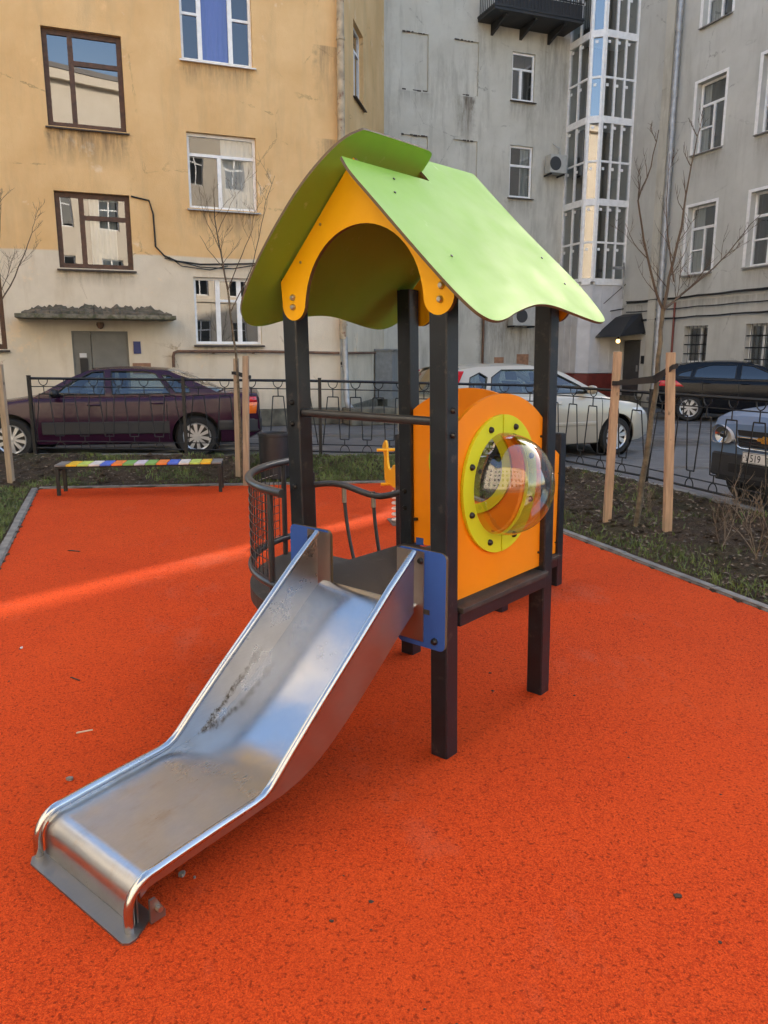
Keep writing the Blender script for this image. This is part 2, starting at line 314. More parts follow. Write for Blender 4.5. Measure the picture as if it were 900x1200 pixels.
class MB:
    def __init__(s): s.v = []; s.f = []; s.mi = []; s.M = Matrix.Identity(4); s.cur = 0
    def add(s, pts, faces, mi=None):
        b = len(s.v); s.v += [tuple(s.M @ Vector(p)) for p in pts]
        for f in faces: s.f.append(tuple(b + i for i in f)); s.mi.append(s.cur if mi is None else mi)
    def box(s, a, b, mi=None):
        x0, y0, z0 = a; x1, y1, z1 = b
        s.add([(x0, y0, z0), (x1, y0, z0), (x1, y1, z0), (x0, y1, z0), (x0, y0, z1), (x1, y0, z1), (x1, y1, z1), (x0, y1, z1)],
              [(3, 2, 1, 0), (4, 5, 6, 7), (0, 1, 5, 4), (1, 2, 6, 5), (2, 3, 7, 6), (3, 0, 4, 7)], mi)
    def cbox(s, a, b, c=.006, mi=None):           # box with chamfered vertical edges
        x0, y0, z0 = a; x1, y1, z1 = b
        s.prism([(x0 + c, y0), (x1 - c, y0), (x1, y0 + c), (x1, y1 - c), (x1 - c, y1), (x0 + c, y1), (x0, y1 - c), (x0, y0 + c)], z0, z1, mi=mi)
    def prism(s, poly, z0, z1, ax='z', mi=None, emi=None, holes=()):
        def P(p, w):
            return (p[0], p[1], w) if ax == 'z' else ((p[0], w, p[1]) if ax == 'y' else (w, p[0], p[1]))
        loops = [list(poly)] + [list(h) for h in holes]
        flat = [p for l in loops for p in l]; n = len(flat)
        tris = tessellate_polygon([[Vector((p[0], p[1], 0)) for p in l] for l in loops])
        s.add([P(p, z0) for p in flat] + [P(p, z1) for p in flat], [tuple(t) for t in tris] + [tuple(i + n for i in reversed(t)) for t in tris], mi)
        o = 0
        for l in loops:
            k = len(l)
            s.add([P(p, z0) for p in l] + [P(p, z1) for p in l], [(i, (i + 1) % k, k + (i + 1) % k, k + i) for i in range(k)], emi if emi is not None else mi)
            o += k
    def tube(s, pts, r, n=8, cap=True, mi=None):
        pts = [Vector(p) for p in pts]; rs = r if isinstance(r, (list, tuple)) else [r] * len(pts)
        V = []; up = None
        for i, p in enumerate(pts):
            d = (pts[min(i + 1, len(pts) - 1)] - pts[max(i - 1, 0)]).normalized()
            if up is None:
                up = Vector((0, 0, 1)) if abs(d.z) < .9 else Vector((1, 0, 0))
            a = d.cross(up)
            if a.length < 1e-4: a = d.cross(Vector((.3, 1, .2)))
            a.normalize(); b = a.cross(d).normalized(); up = b
            for k in range(n):
                t = 2 * math.pi * k / n; V.append(p + a * (rs[i] * math.cos(t)) + b * (rs[i] * math.sin(t)))
        F = []
        for i in range(len(pts) - 1):
            for k in range(n): F.append((i * n + k, i * n + (k + 1) % n, (i + 1) * n + (k + 1) % n, (i + 1) * n + k))
        if cap: F.append(tuple(reversed(range(n)))); F.append(tuple((len(pts) - 1) * n + k for k in range(n)))
        s.add(V, F, mi)
    def bar(s, a, b, w, t=None, mi=None):         # square bar between two points
        s.tube([a, b], [w * .7071] * 2, 4, mi=mi)
    def lathe(s, prof, n=24, axis='z', c=(0, 0, 0), mi=None, arc=2 * math.pi):
        V = []; F = []; full = abs(arc - 2 * math.pi) < 1e-6; m = n if full else n + 1
        for (r, h) in prof:
            for k in range(m):
                t = arc * k / n; x, y = r * math.cos(t), r * math.sin(t)
                p = (x, y, h) if axis == 'z' else ((x, h, y) if axis == 'y' else (h, x, y))
                V.append((p[0] + c[0], p[1] + c[1], p[2] + c[2]))
        for i in range(len(prof) - 1):
            for k in range(n): F.append((i * m + k, i * m + (k + 1) % m, (i + 1) * m + (k + 1) % m, (i + 1) * m + k))
        s.add(V, F, mi)
    def grid(s, fn, nu, nv, mi=None):
        s.add([fn(i / nu, j / nv) for i in range(nu + 1) for j in range(nv + 1)],
              [(i * (nv + 1) + j, (i + 1) * (nv + 1) + j, (i + 1) * (nv + 1) + j + 1, i * (nv + 1) + j + 1) for i in range(nu) for j in range(nv)], mi)
    def split(s, name, mats, parent=None, **kw):      # every loose piece becomes an object of its own
        up = list(range(len(s.v)))
        def find(i):
            while up[i] != i: up[i] = up[up[i]]; i = up[i]
            return i
        for f in s.f:
            for k in f[1:]: up[find(k)] = find(f[0])
        # weld pieces that share a position
        seen = {}
        for i, p in enumerate(s.v):
            q = tuple(round(c, 5) for c in p)
            if q in seen: up[find(i)] = find(seen[q])
            else: seen[q] = i
        gr = {}
        for f, mi in zip(s.f, s.mi): gr.setdefault(find(f[0]), []).append((f, mi))
        out = []
        for fs in gr.values():
            m = MB(); mp = {}
            for f, mi in fs:
                for k in f:
                    if k not in mp: mp[k] = len(m.v); m.v.append(s.v[k])
                m.f.append(tuple(mp[k] for k in f)); m.mi.append(mi)
            out.append(m.build(name, mats, parent, **kw))
        return out
    def build(s, name, mats, parent=None, world=False, smooth=None, bevel=0, recalc=True):
        me = bpy.data.meshes.new(name)
        v = s.v
        if world and parent:
            q = parent; mw = ORI[parent.name] if parent.name in ORI else ORI[parent.parent.name]
            inv = mw.inverted(); v = [tuple(inv @ Vector(p)) for p in v]
        me.from_pydata(v, [], s.f)
        for m_ in (mats if isinstance(mats, (list, tuple)) else [mats]): me.materials.append(M[m_] if isinstance(m_, str) else m_)
        me.polygons.foreach_set('material_index', s.mi)
        if recalc or bevel:
            bm = bmesh.new(); bm.from_mesh(me)
            bmesh.ops.remove_doubles(bm, verts=bm.verts, dist=1e-5)
            bmesh.ops.recalc_face_normals(bm, faces=bm.faces)
            if bevel:
                ed = [e for e in bm.edges if len(e.link_faces) == 2 and e.calc_face_angle(0) > R(35)]
                bmesh.ops.bevel(bm, geom=ed, offset=bevel, segments=2, affect='EDGES', profile=.6, clamp_overlap=True)
            bm.to_mesh(me); bm.free()
        if smooth:
            me.polygons.foreach_set('use_smooth', [True] * len(me.polygons)); me.set_sharp_from_angle(angle=R(smooth))
        o = bpy.data.objects.new(name, me); COL.objects.link(o)
        if parent: o.parent = parent
        return o

def dup(root, loc, rz, label=None, group=None):
    r = root.copy(); COL.objects.link(r); r.location = loc; r.rotation_euler = (0, 0, rz)
    if label: r['label'] = label
    if group: r['group'] = group
    for ch in list(root.children):
        c = ch.copy(); COL.objects.link(c); c.parent = r
        for g in list(ch.children):
            d = g.copy(); COL.objects.link(d); d.parent = c
    return r
def arc2(cx, cy, r, a0, a1, n):
    return [(cx + r * math.cos(R(a0 + (a1 - a0) * i / n)), cy + r * math.sin(R(a0 + (a1 - a0) * i / n))) for i in range(n + 1)]
def text_mesh(txt, size, depth=.001):
    cu = bpy.data.curves.new('lettering', 'FONT'); cu.body = txt; cu.size = size; cu.extrude = depth
    o = bpy.data.objects.new('lettering', cu); COL.objects.link(o)
    dg = bpy.context.evaluated_depsgraph_get(); me = bpy.data.meshes.new_from_object(o.evaluated_get(dg))
    bpy.data.objects.remove(o); return me

# ================================================================== the ground
PG = [(-4.30, 9.42), (.57, 9.95), (5.46, -3.2), (.42, -3.8)]            # rubber surface corners: back left, back right, front right, front left
FENCE = [(-5.09, 11.16, .246), (-2.86, 11.08, .23), (-.91, 11.0, .214), (.75, 10.97, .18), (2.27, 10.95, .15), (3.16, 9.16, .138), (3.72, 7.30, .15), (4.42, 5.42, .15), (5.12, 3.54, .15)]
def seg_d(p, a, b):
    ax, ay = a[0], a[1]; bx, by = b[0] - ax, b[1] - ay
    t = max(0, min(1, ((p[0] - ax) * bx + (p[1] - ay) * by) / (bx * bx + by * by)))
    dx, dy = p[0] - ax - bx * t, p[1] - ay - by * t
    return math.hypot(dx, dy), bx * (p[1] - ay) - by * (p[0] - ax)
def pg_d(p):                                    # distance outside the playground (negative inside)
    best = 9e9; inside = True
    for i in range(4):
        d, c_ = seg_d(p, PG[i], PG[(i + 1) % 4]); best = min(best, d)
        if c_ > 0: inside = False
    return -best if inside else best
FX = [(-16., 11.5, .2)] + FENCE
def fence_d(p):                                 # distance to the fence line, signed: negative on the road side
    best = (9e9, 0, 0)
    for i in range(len(FX) - 1):
        d, c_ = seg_d(p, FX[i], FX[i + 1])
        if d < best[0]: best = (d, c_, i)
    return best[0] if best[1] < 0 else -best[0]
def hsh(x, y): 
    return (math.sin(x * 3.1 + y * 1.7) * math.sin(y * 2.3 - x * 1.1) + .5 * math.sin(x * 7.7 + 1) * math.sin(y * 8.3 + 2) + .3 * math.sin(x * 17 + y * 5) * math.sin(y * 19 - x * 3)) * .5
def bed_z(x, y):
    a = max(0, pg_d((x, y))); b = fence_d((x, y))
    if b < -.03: return -.2
    t = a / (a + max(0, b) + 1e-6); t = t * t * (3 - 2 * t)
    zf = .23 if x < 0 else max(.145, .23 - .04 * x)
    return .012 + (zf - .012) * t + hsh(x, y) * .022 * min(1, a * 3)

mb = MB(); n = 24
mb.box((-150, -150, -.4), (150, 150, 0)); mb.v = [(p[0], p[1], p[2] - .004) for p in mb.v]
tag(mb.build('road', 'asphalt'), None, None, kind='structure')
mb = MB(); mb.prism(PG, -.10, .004)
tag(mb.build('playground_surface', 'rubber'), None, None, kind='structure')
mb = MB()
def kerb_run(p, q, w, z0, z1, seg=1.0, shift=0):
    p, q = Vector(p[:2]), Vector(q[:2]); d = (q - p); L_ = d.length; d /= L_; nn = Vector((-d.y, d.x)); k = max(1, round(L_ / seg))
    for i in range(k):
        a = p + d * (L_ * i / k + .003); b = p + d * (L_ * (i + 1) / k - .003); o = nn * (shift + rng.uniform(-.004, .004)); zz = z1 + rng.uniform(-.004, .003)
        e = .012
        for lo, hi, ins in ((z0, zz - e, 0), (zz - e, zz, e)):
            A = a + o + nn * ins; B = b + o + nn * ins; C = b + o + nn * (w - ins); D = a + o + nn * (w - ins)
            A2 = a + o + nn * (ins + (e if not ins else 0)); 
            mb.add([(A.x, A.y, lo), (B.x, B.y, lo), (C.x, C.y, lo), (D.x, D.y, lo), (A.x, A.y, hi), (B.x, B.y, hi), (C.x, C.y, hi), (D.x, D.y, hi)],
                   [(0, 1, 5, 4), (1, 2, 6, 5), (2, 3, 7, 6), (3, 0, 4, 7), (4, 5, 6, 7)])
for i in (0, 1, 3): kerb_run(PG[i], PG[(i + 1) % 4], .085, -.1, .026)
tag(mb.build('playground_kerb', 'kerb', recalc=False), None, None, kind='structure')
mb = MB()
for i in range(len(FX) - 1): kerb_run(FX[i], FX[i + 1], .13, -.1, min(FX[i][2], FX[i + 1][2]) - .015, 1.0, shift=.03)
tag(mb.build('road_kerb', 'kerb', recalc=False), None, None, kind='structure')
# the raised beds of soil
mb = MB(); st = .075; x0, y0, nx, ny = -12., -2., 236, 180
idx = {}
for i in range(nx):
    for j in range(ny):
        x, y = x0 + st * i, y0 + st * j
        cx, cy = x + st / 2, y + st / 2
        if pg_d((cx, cy)) < -.15 or fence_d((cx, cy)) < -.12 or (cx > 0 and cy < 1.): continue
        q = []
        for (a, b) in ((i, j), (i + 1, j), (i + 1, j + 1), (i, j + 1)):
            if (a, b) not in idx:
                X, Y = x0 + st * a, y0 + st * b
                z = bed_z(X, Y) if pg_d((X, Y)) > -.02 else -.06
                if fence_d((X, Y)) < .0: z = .10 if z > -.1 else .05
                idx[(a, b)] = len(mb.v); mb.v.append((X, Y, z + (rng.uniform(-.012, .012) if pg_d((X, Y)) > .12 else 0)))
            q.append(idx[(a, b)])
        mb.f.append(tuple(q)); mb.mi.append(0)
tag(mb.build('planting_bed', 'soil', smooth=60, recalc=False), None, None, kind='structure')
# pavement below the ochre house
DX, DY = .934 / 1.00026, .358 / 1.00026

# grass, stuff
mb = MB()
def blade(x, y, z, h, lean):
    a = rng.uniform(0, 6.28); w = rng.uniform(.003, .0065); c_, s_ = math.cos(a) * w, math.sin(a) * w
    b = rng.uniform(0, 6.28); lx, ly = math.cos(b) * lean * h, math.sin(b) * lean * h
    k = len(mb.v)
    mb.v += [(x - c_, y - s_, z), (x + c_, y + s_, z), (x + lx * .4 + c_ * .7, y + ly * .4 + s_ * .7, z + h * .6), (x + lx * .4 - c_ * .7, y + ly * .4 - s_ * .7, z + h * .6), (x + lx, y + ly, z + h * .9)]
    mb.f += [(k, k + 1, k + 2, k + 3), (k + 3, k + 2, k + 4)]; mb.mi += [0, 0]
cnt = 0
while cnt < 40000:
    z_ = rng.random()
    if z_ < .30: x, y = rng.uniform(-6.5, -2.6), rng.uniform(4.6, 9.6)
    elif z_ < .62: x, y = rng.uniform(.9, 4.6), rng.uniform(4.0, 10.6)
    else: x, y = rng.uniform(-4.6, 2.2), rng.uniform(9.3, 11.05)
    d = pg_d((x, y)); fd = fence_d((x, y))
    if d < .10 or fd < .05: continue
    pn = hsh(x * 1.3 + 4, y * 1.3) + .35 * hsh(x * 4.1, y * 4.3)
    if x < -2.6 and y < 9.3: want = .95 if d < 1.3 else .6
    elif y > 9.3 and x < 1.0: want = (.55 if x > -1.8 else .10) + pn * .6
    else: want = .8 * max(0, 1 - d / .6) + .06 + pn * .40
    if rng.random() > want: continue
    blade(x, y, bed_z(x, y) - .005, rng.uniform(.02, .075), rng.uniform(.1, 1.2)); cnt += 1
tag(mb.build('grass', 'grassm', recalc=False), 'thin winter grass growing along the kerbs and beds', 'grass', kind='stuff')
mb = MB(); cnt = 0
while cnt < 5200:
    x, y = rng.uniform(-6, 5), rng.uniform(4, 11.1); d = pg_d((x, y)); fd = fence_d((x, y))
    if d < .12 or fd < .04: continue
    s_ = rng.uniform(.010, .032); a = rng.uniform(0, 6.28); z = bed_z(x, y) + .008; k = len(mb.v)
    for q in range(4):
        t = a + q * 1.57 + rng.uniform(-.3, .3); mb.v.append((x + math.cos(t) * s_ * (1 if q % 2 else .5), y + math.sin(t) * s_ * (1 if q % 2 else .5), z + rng.uniform(-.004, .016)))
    mb.f.append((k, k + 1, k + 2, k + 3)); mb.mi.append(0); cnt += 1
tag(mb.build('dead_leaves', 'deadleaf', recalc=False), 'scattered dead leaves and debris lying on the bare soil beds', 'leaf litter', kind='stuff')

mb = MB(); cnt = 0
while cnt < 1500:
    x, y = rng.uniform(-6, 5), rng.uniform(4, 11.1); d = pg_d((x, y)); fd = fence_d((x, y))
    if d < .3 or fd < .15 or hsh(x * 1.3 + 4, y * 1.3) > .1: continue
    r = rng.uniform(.008, .034) * (1 if rng.random() < .9 else 1.8); z = bed_z(x, y); P6 = [(1, 0, 0), (.3, .9, .1), (-.8, .6, -.1), (-.8, -.6, .1), (.3, -.95, 0), (0, 0, .8), (0, 0, -.6)]
    P6 = [(x + a * r * rng.uniform(.7, 1.3), y + b * r * rng.uniform(.7, 1.3), z + .3 * r + c_ * r * rng.uniform(.6, 1.1)) for a, b, c_ in P6]
    mb.add(P6, [(k, (k + 1) % 5, 5) for k in range(5)] + [((k + 1) % 5, k, 6) for k in range(5)]); cnt += 1
tag(mb.build('soil_clods', 'soil', recalc=False), 'crumbly clods of dark earth strewn over the beds', 'soil', kind='stuff')

# ================================================================== fence runs
def fence_run(pts, label):
    f = thing('iron_fence', label, 'fence', (*pts[0][:2], pts[0][2]))
    for i, p in enumerate(pts):
        m = MB(); w = .022; m.box((p[0] - w, p[1] - w, p[2] - .25), (p[0] + w, p[1] + w, p[2] + 1.10))
        m.box((p[0] - w * 1.15, p[1] - w * 1.15, p[2] + 1.10), (p[0] + w * 1.15, p[1] + w * 1.15, p[2] + 1.108))
        m.build('post', 'iron', f, world=True)
        if i == len(pts) - 1: break
        q = pts[i + 1]; A = Vector(p); B = Vector(q); d = B - A; L_ = d.length; m = MB()
        def P(s, z): v = A + d * (s / L_); return (v.x, v.y, v.z + z)
        b0, b1 = .024, L_ - .024
        m.bar(P(b0, 1.065), P(b1, 1.065), .026); m.bar(P(b0, .95), P(b1, .95), .010)
        m.bar(P(b0, .065), P(b1, .065), .018); m.bar(P(b0, .165), P(b1, .165), .010)
        k = max(1, round(L_ / .365)); pt = (b1 - b0) / k; r = .0065
        mend = []
        for j in range(k):
            c_ = b0 + pt * (j + .5)
            m.tube([P(c_ + .066 * math.cos(R(180 + t * 18)), 1.05 + .085 * math.sin(R(180 + t * 18))) for t in range(11)], r, 5)
            m.bar(P(c_, .965), P(c_, .845), r * 1.6)
            if j < k - 1:
                e = c_ + pt / 2
                m.tube([P(e + .066 * math.cos(R(t * 18)), .075 + .085 * math.sin(R(t * 18))) for t in range(11)], r, 5)
                m.bar(P(e, .16), P(e, .245), r * 1.6)
            mend += [P(c_ - .075, .845), P(c_ + .075, .845)]
            if j < k - 1: mend += [P(c_ + pt / 2 - .062, .245), P(c_ + pt / 2 + .062, .245)]
        for a_, b_ in zip(mend, mend[1:]): m.bar(a_, b_, r * 1.7)
        e = mend[0]; m.bar(mend[0], P(b0 + .012, .165), r * 1.7); m.bar(mend[-1], P(b1 - .012, .165), r * 1.7)
        m.build('panel', 'iron', f, world=True)
fence_run(FENCE[:5], 'black iron fence with meander pattern along the back, in front of the plum sedan')
fence_run(FENCE[4:], 'black iron fence with meander pattern along the right side, before the blue-grey car')

# ================================================================== play tower, local axes: u along the ridge, v across, z up
UX, UY = .642, .767
RZ = math.atan2(UY, UX)
T = thing('play_tower', 'playground tower with green pitched roof, dark posts, orange bubble panel and steel slide', 'play structure', (.259, 2.908, 0), RZ)
p_ = .082                                                                # post side
def lean(o):                                    # the tower has settled about one degree out of plumb
    for q in [o] + list(o.children):
        for v in q.data.vertices: z = v.co.z; v.co.x -= .0106 * z; v.co.y += .0127 * z
    return o
def post(u, v, h, bolts=()):
    m = MB(); m.cbox((u, v, -.05), (u + p_, v + p_, h), .005); m.box((u + .012, v + .012, h), (u + p_ - .012, v + p_ - .012, h + .004))
    o = m.build('post', 'post', T)
    if bolts:
        m = MB()
        for (side, z) in bolts:
            c = {'u': (u - .003, v + p_ / 2, z), 'v': (u + p_ / 2, v - .003, z)}[side]; ax = 'x' if side == 'u' else 'y'
            m.lathe([(0, -.012), (.008, -.012), (.012, -.006), (.013, .004)], 12, ax, c)
        m.split('bolt', 'bolt', o, smooth=40)
    return lean(o)
post(0, 0, 1.90, (('v', 1.44), ('v', 1.345)))
post(.8, 0, 1.90)
post(0, .8, 1.97, (('u', 1.44), ('u', 1.345), ('u', 1.06)))
post(.8, .8, 1.97, (('u', .93), ('u', .84)))
post(.8, 1.6, .95)
post(1.745, .8, .235); post(2.5, .8, 1.105); post(2.5, 1.6, 1.105); post(1.745, 1.6, 1.105)
# roof boards
RIDGE = .4425
def roof_board(name, outline, side, ztop, th=.0115):
    # outline in (u, s): s measured down the slope from the ridge line
    k = 2 ** -.5
    m = MB(); n = len(outline)
    def P(u, s, off):
        return (u, RIDGE + side * s * k + side * off * k, ztop - s * k + off * k)
    tris = tessellate_polygon([[Vector((a, b, 0)) for a, b in outline]])
    m.add([P(a, b, 0) for a, b in outline] + [P(a, b, -th) for a, b in outline], [tuple(t) for t in tris] + [tuple(i + n for i in reversed(t)) for t in tris], 0)
    m.add([P(a, b, 0) for a, b in outline] + [P(a, b, -th) for a, b in outline], [(i, (i + 1) % n, n + (i + 1) % n, n + i) for i in range(n)], 1)
    o = m.build(name, ['roof', 'edge'], T)
    return o, P
def smooth_closed(pts, it=2):
    for _ in range(it):
        q = []
        for i in range(len(pts)):
            a = pts[i]; b = pts[(i + 1) % len(pts)]
            q += [(a[0] * .75 + b[0] * .25, a[1] * .75 + b[1] * .25), (a[0] * .25 + b[0] * .75, a[1] * .25 + b[1] * .75)]
        pts = q
    return pts
right_out = [(-.150, .034), (-.150, .034), (-.176, .12), (-.165, .25), (-.158, .41), (-.146, .60), (-.130, .735), (-.110, .815), (-.085, .865), (-.03, .893), (.06, .882), (.19, .835), (.335, .795), (.45, .772), (.565, .776),
             (.675, .808), (.79, .842), (.88, .862), (.965, .845), (1.0, .77), (1.022, .61), (.99, .44), (.955, .27), (.938, .08), (.937, -.08), (.933, -.150), (.925, -.158), (.75, -.150), (.58, -.145), (.405, -.135), (.398, -.13), (.398, .034), (.398, .034)]
rb, RP = roof_board('roof_board', smooth_closed(right_out), -1, 2.395)
left_out = [(-.05, -.046), (-.035, -.050), (.10, -.052), (.33, -.052), (.385, -.050), (.405, -.03), (.407, .058), (.407, .058), (1.0, .058), (1.0, .058), (1.02, .25), (1.03, .45), (1.015, .65), (1.01, .80), (.985, .90), (.90, .945), (.78, .935), (.61, .90), (.46, .867), (.32, .867), (.15, .905), (.06, .945), (-.02, .95), (-.085, .92), (-.14, .855),
            (-.168, .76), (-.193, .60), (-.2, .44), (-.192, .234), (-.155, .09), (-.11, .0)]
lbd, LP = roof_board('roof_board', smooth_closed(left_out), 1, 2.4375 + .0115 * 2 ** .5)
m = MB()
for (u, s) in ((.02, .20), (.05, .55), (.86, .45), (.86, .62), (.10, .10)):
    c = Vector(RP(u, s, .001)); m.tube([c, c + Vector((0, -.7, .7)) * .003], .0055, 8)
m.split('screw', 'bolt', rb)
# gables
def gable(u0, u1):
    fc = [(.058, 1.862), (.827, 1.862)]
    pts = [(RIDGE + .033, 2.398)]
    pts += [(.905, 1.955), (.9, 1.90)] + arc2(.827, 1.862, .07, 20, -180, 14)[1:]
    pts += arc2(RIDGE, 1.838, .314, 12, 168, 24)
    pts += arc2(.058, 1.862, .07, 0, -200, 14)[0:-1]
    pts += [(-.016, 1.895)]
    m = MB(); m.prism(pts, u0, u1, 'x', 0, 1)
    return m.build('gable_board', ['yellow', 'edge'], T)
g1 = gable(-.021, -.002); g2 = gable(.884, .903)
m = MB()
for (v, z, b) in ((.045, 1.897, 0), (.050, 1.848, 0), (.830, 1.888, 0), (.830, 1.848, 0)):
    m.lathe([(0, -.034), (.009, -.034), (.013, -.028), (.014, -.021)], 12, 'x', (0, v, z))
for (v, z) in ((.33, 2.2), (.66, 2.17), (.78, 2.03), (.16, 2.05)):
    m.lathe([(0, -.025), (.005, -.025), (.006, -.021)], 10, 'x', (0, v, z))
m.split('bolt', 'zinc', g1, smooth=40)
# decks and beams
m = MB(); m.box((-.02, .0835, .618), (.80, .862, .640)); m.build('deck', 'deck', T, bevel=.003)
m = MB(); m.box((.0835, -.012, .618), (.7985, .0815, .640)); m.build('deck_edge', 'deck', T, bevel=.003)
m = MB(); m.box((.083, .002, .560), (.799, .045, .616)); m.box((.083, .84, .56), (.799, .88, .616)); m.box((.002, .083, .56), (.04, .799, .616)); m.box((.84, .083, .56), (.88, .799, .616))
m.split('deck_beam', 'post', T, bevel=.003)
# balcony: quarter round deck beside the slide
cu, cv, rr = .80, .80, .865
m = MB(); m.prism([(.80, .885)] + [(.80, .885)] * 0 + [(cu - (rr + .012) * math.cos(R(t)), cv + (rr + .012) * math.sin(R(t))) for t in range(90, 5, -5)], .405, .475); m.build('balcony_deck', 'deck', T)
bal = MB(); bal.tube([(cu - rr * math.cos(R(t)), cv + rr * math.sin(R(t)), 1.03) for t in range(6, 92, 4)], .0205, 10); br = bal.build('balcony_rail', 'tube', T, smooth=50)
bal = MB(); bal.tube([(cu - rr * math.cos(R(t)), cv + rr * math.sin(R(t)), .575) for t in range(6, 92, 4)], .019, 10); bal.build('balcony_rail', 'tube', T, smooth=50)
m = MB()
for t in (13, 80):
    x, y = cu - rr * math.cos(R(t)), cv + rr * math.sin(R(t)); m.tube([(x, y, .47), (x, y, 1.03)], .015, 8)
m.split('baluster', 'tube', T)
m = MB(); r_ = rr
for t in [13 + 67 * i / 20 for i in range(21)]:
    x, y = cu - r_ * math.cos(R(t)), cv + r_ * math.sin(R(t)); m.tube([(x, y, .58), (x, y, 1.02)], .0026, 5)
for i in range(10):
    z = .60 + .41 * i / 9; m.tube([(cu - (r_ + .004) * math.cos(R(t)), cv + (r_ + .004) * math.sin(R(t)), z) for t in range(13, 81, 4)], .0026, 5)
m.build('wire_mesh', 'tube', T)
# wavy rail and curved bars between the balcony post and the tower
m = MB(); wav = [(.84, 1.6 - .715 * i / 16, .886 + .018 * math.cos(math.pi * (i / 16 - .28) / .42) + (.02 * max(0, i / 16 - .75) / .25)) for i in range(17)]
m.tube(wav, .0185, 10); m.build('wavy_rail', 'tube', T, smooth=50)
for (v0, v1) in ((1.345, 1.27), (1.12, 1.055)):
    m = MB(); m.tube([(.84, v0 + (v1 - v0) * t ** 1.8 - .0 * t, .89 - .43 * t) for t in [i / 10 for i in range(11)]], .0105, 8, mi=0)
    m.tube([(.84, v0, .885), (.84, v0 - .002, .80)], .0135, 8, mi=1); m.build('curved_bar', ['tube', 'zinc'], T, smooth=50)
# cross bar at the slide opening
m = MB(); m.tube([(.03, .083, 1.395), (.03, .8, 1.395)], .0175, 12); lean(m.build('cross_bar', 'tube', T, smooth=50))
# bubble panel
def panel_outline(a0, a1, z0, zs, zt):
    mid = (a0 + a1) / 2; hw = (a1 - a0) / 2; n = 20
    rad = (hw * hw + (zt - zs) ** 2) / (2 * (zt - zs)); top = []
    for i in range(n + 1):
        x = a1 - (a1 - a0) * i / n; top.append((x, zt - rad + math.sqrt(rad * rad - (x - mid) ** 2)))
    return [(a0, z0), (a1, z0)] + top
BC = (.43, 1.105)
m = MB(); m.prism(panel_outline(.084, .799, .660, 1.365, 1.487), .028, .043, 'y', 0, 1, holes=[arc2(*BC, .212, 0, 348.75, 31)]); bp_ = m.build('bubble_panel', ['orange', 'orange'], T)
m = MB()
for a0, a1 in ((91, 269), (-89, 89)):
    m.prism(arc2(*BC, .297, a0, a1, 24) + arc2(*BC, .220, a1, a0, 24), .012, .0275, 'y')
m.build('ring', 'lime', bp_, bevel=.002)
m = MB()
for i in range(8):
    t = R(22.5 + 45 * i); m.lathe([(0, -.001), (.008, -.001), (.0125, .004), (.014, .012)], 12, 'y', (BC[0] + .258 * math.cos(t), 0, BC[1] + .258 * math.sin(t)))
m.split('bolt', 'bolt', bp_, smooth=40)
m = MB(); m.lathe([(.222 * math.sin(R(a)), .010 - .218 * math.cos(R(a))) for a in range(0, 91, 3)], 48, 'y', (BC[0], 0, BC[1])); m.build('bubble', 'dome', bp_, smooth=180)
m = MB()
for (u, z) in ((.785, 1.28), (.785, .73), (.098, 1.28), (.098, .73)): m.lathe([(0, .022), (.005, .022), (.006, .028)], 8, 'y', (u, 0, z))
m.split('screw', 'bolt', bp_)
lean(bp_)
# rear wall panel of the tower, with its crawl hole
m = MB(); m.prism(panel_outline(.084, .799, .648, 1.365, 1.487), .824, .840, 'x', holes=[arc2(.4425, 1.105, .195, 0, 348.75, 31)]); rp_ = m.build('rear_panel', 'orange', T)
m = MB(); m.prism(arc2(.4425, 1.105, .245, 0, 360, 48)[:-1], .8085, .8235, 'x', holes=[arc2(.4425, 1.105, .198, 0, 352.5, 47)]); m.build('ring', 'lime', rp_); lean(rp_)
m = MB(); m.box((.8165, .745, .64), (.823, .795, .68)); m.build('bracket', 'blue', T)
m = MB(); m.box((.795, .782, .775), (.823, .80, .79)); m.build('clip', 'bolt', T)
# low platform behind
m = MB(); m.box((1.83, .775, .222), (2.499, 1.66, .245)); m.build('low_deck', 'deck', T, bevel=.003)
m = MB(); m.box((1.83, .803, .155), (2.499, .845, .221)); m.box((1.83, 1.60, .155), (2.499, 1.64, .221)); m.split('deck_beam', 'post', T)
m = MB(); m.prism(panel_outline(1.83, 2.499, .250, .955, 1.065), .822, .838, 'y'); lp = m.build('low_panel', 'orange', T)
m = MB()
for (u, z) in ((2.485, .83), (2.485, .33)): m.lathe([(0, .817), (.005, .817), (.006, .822)], 8, 'y', (u, 0, z))
m.split('screw', 'bolt', lp)

# slide: bed profile in (u, z)
bed = [(-.022, .655), (-.06, .640), (-.15, .572), (-.25, .490), (-.36, .402), (-.46, .325), (-.55, .265), (-.63, .222), (-.70, .196), (-.78, .180), (-.87, .172), (-1.0, .160), (-1.15, .148), (-1.28, .136)]
bed += [(-1.292 - .072 * math.sin(R(a)), .064 + .072 * math.cos(R(a))) for a in range(0, 91, 10)] + [(-1.364, .03), (-1.366, .012)]
railc = [(-.050, .880), (-.20, .764), (-.40, .592), (-.60, .424), (-.75, .292), (-.815, .232), (-.84, .212), (-.87, .197), (-.91, .190), (-1.05, .180), (-1.2, .167), (-1.285, .158)]
railc += [(-1.293 - .092 * math.sin(R(a)), .066 + .092 * math.cos(R(a))) for a in range(10, 91, 10)] + [(-1.386, .03), (-1.384, .004)]
VR, VL = .140, .680
m = MB(); th = .004; nb = len(bed)
cov = .03                                                               # coved edges of the bed
secs = [(VR + .003, .0), (VR + .042, 0)] + [(VR + .042 + (VL - VR - .084) * i / 10, 0) for i in range(1, 10)] + [(VL - .042, 0), (VL - .003, .0)]
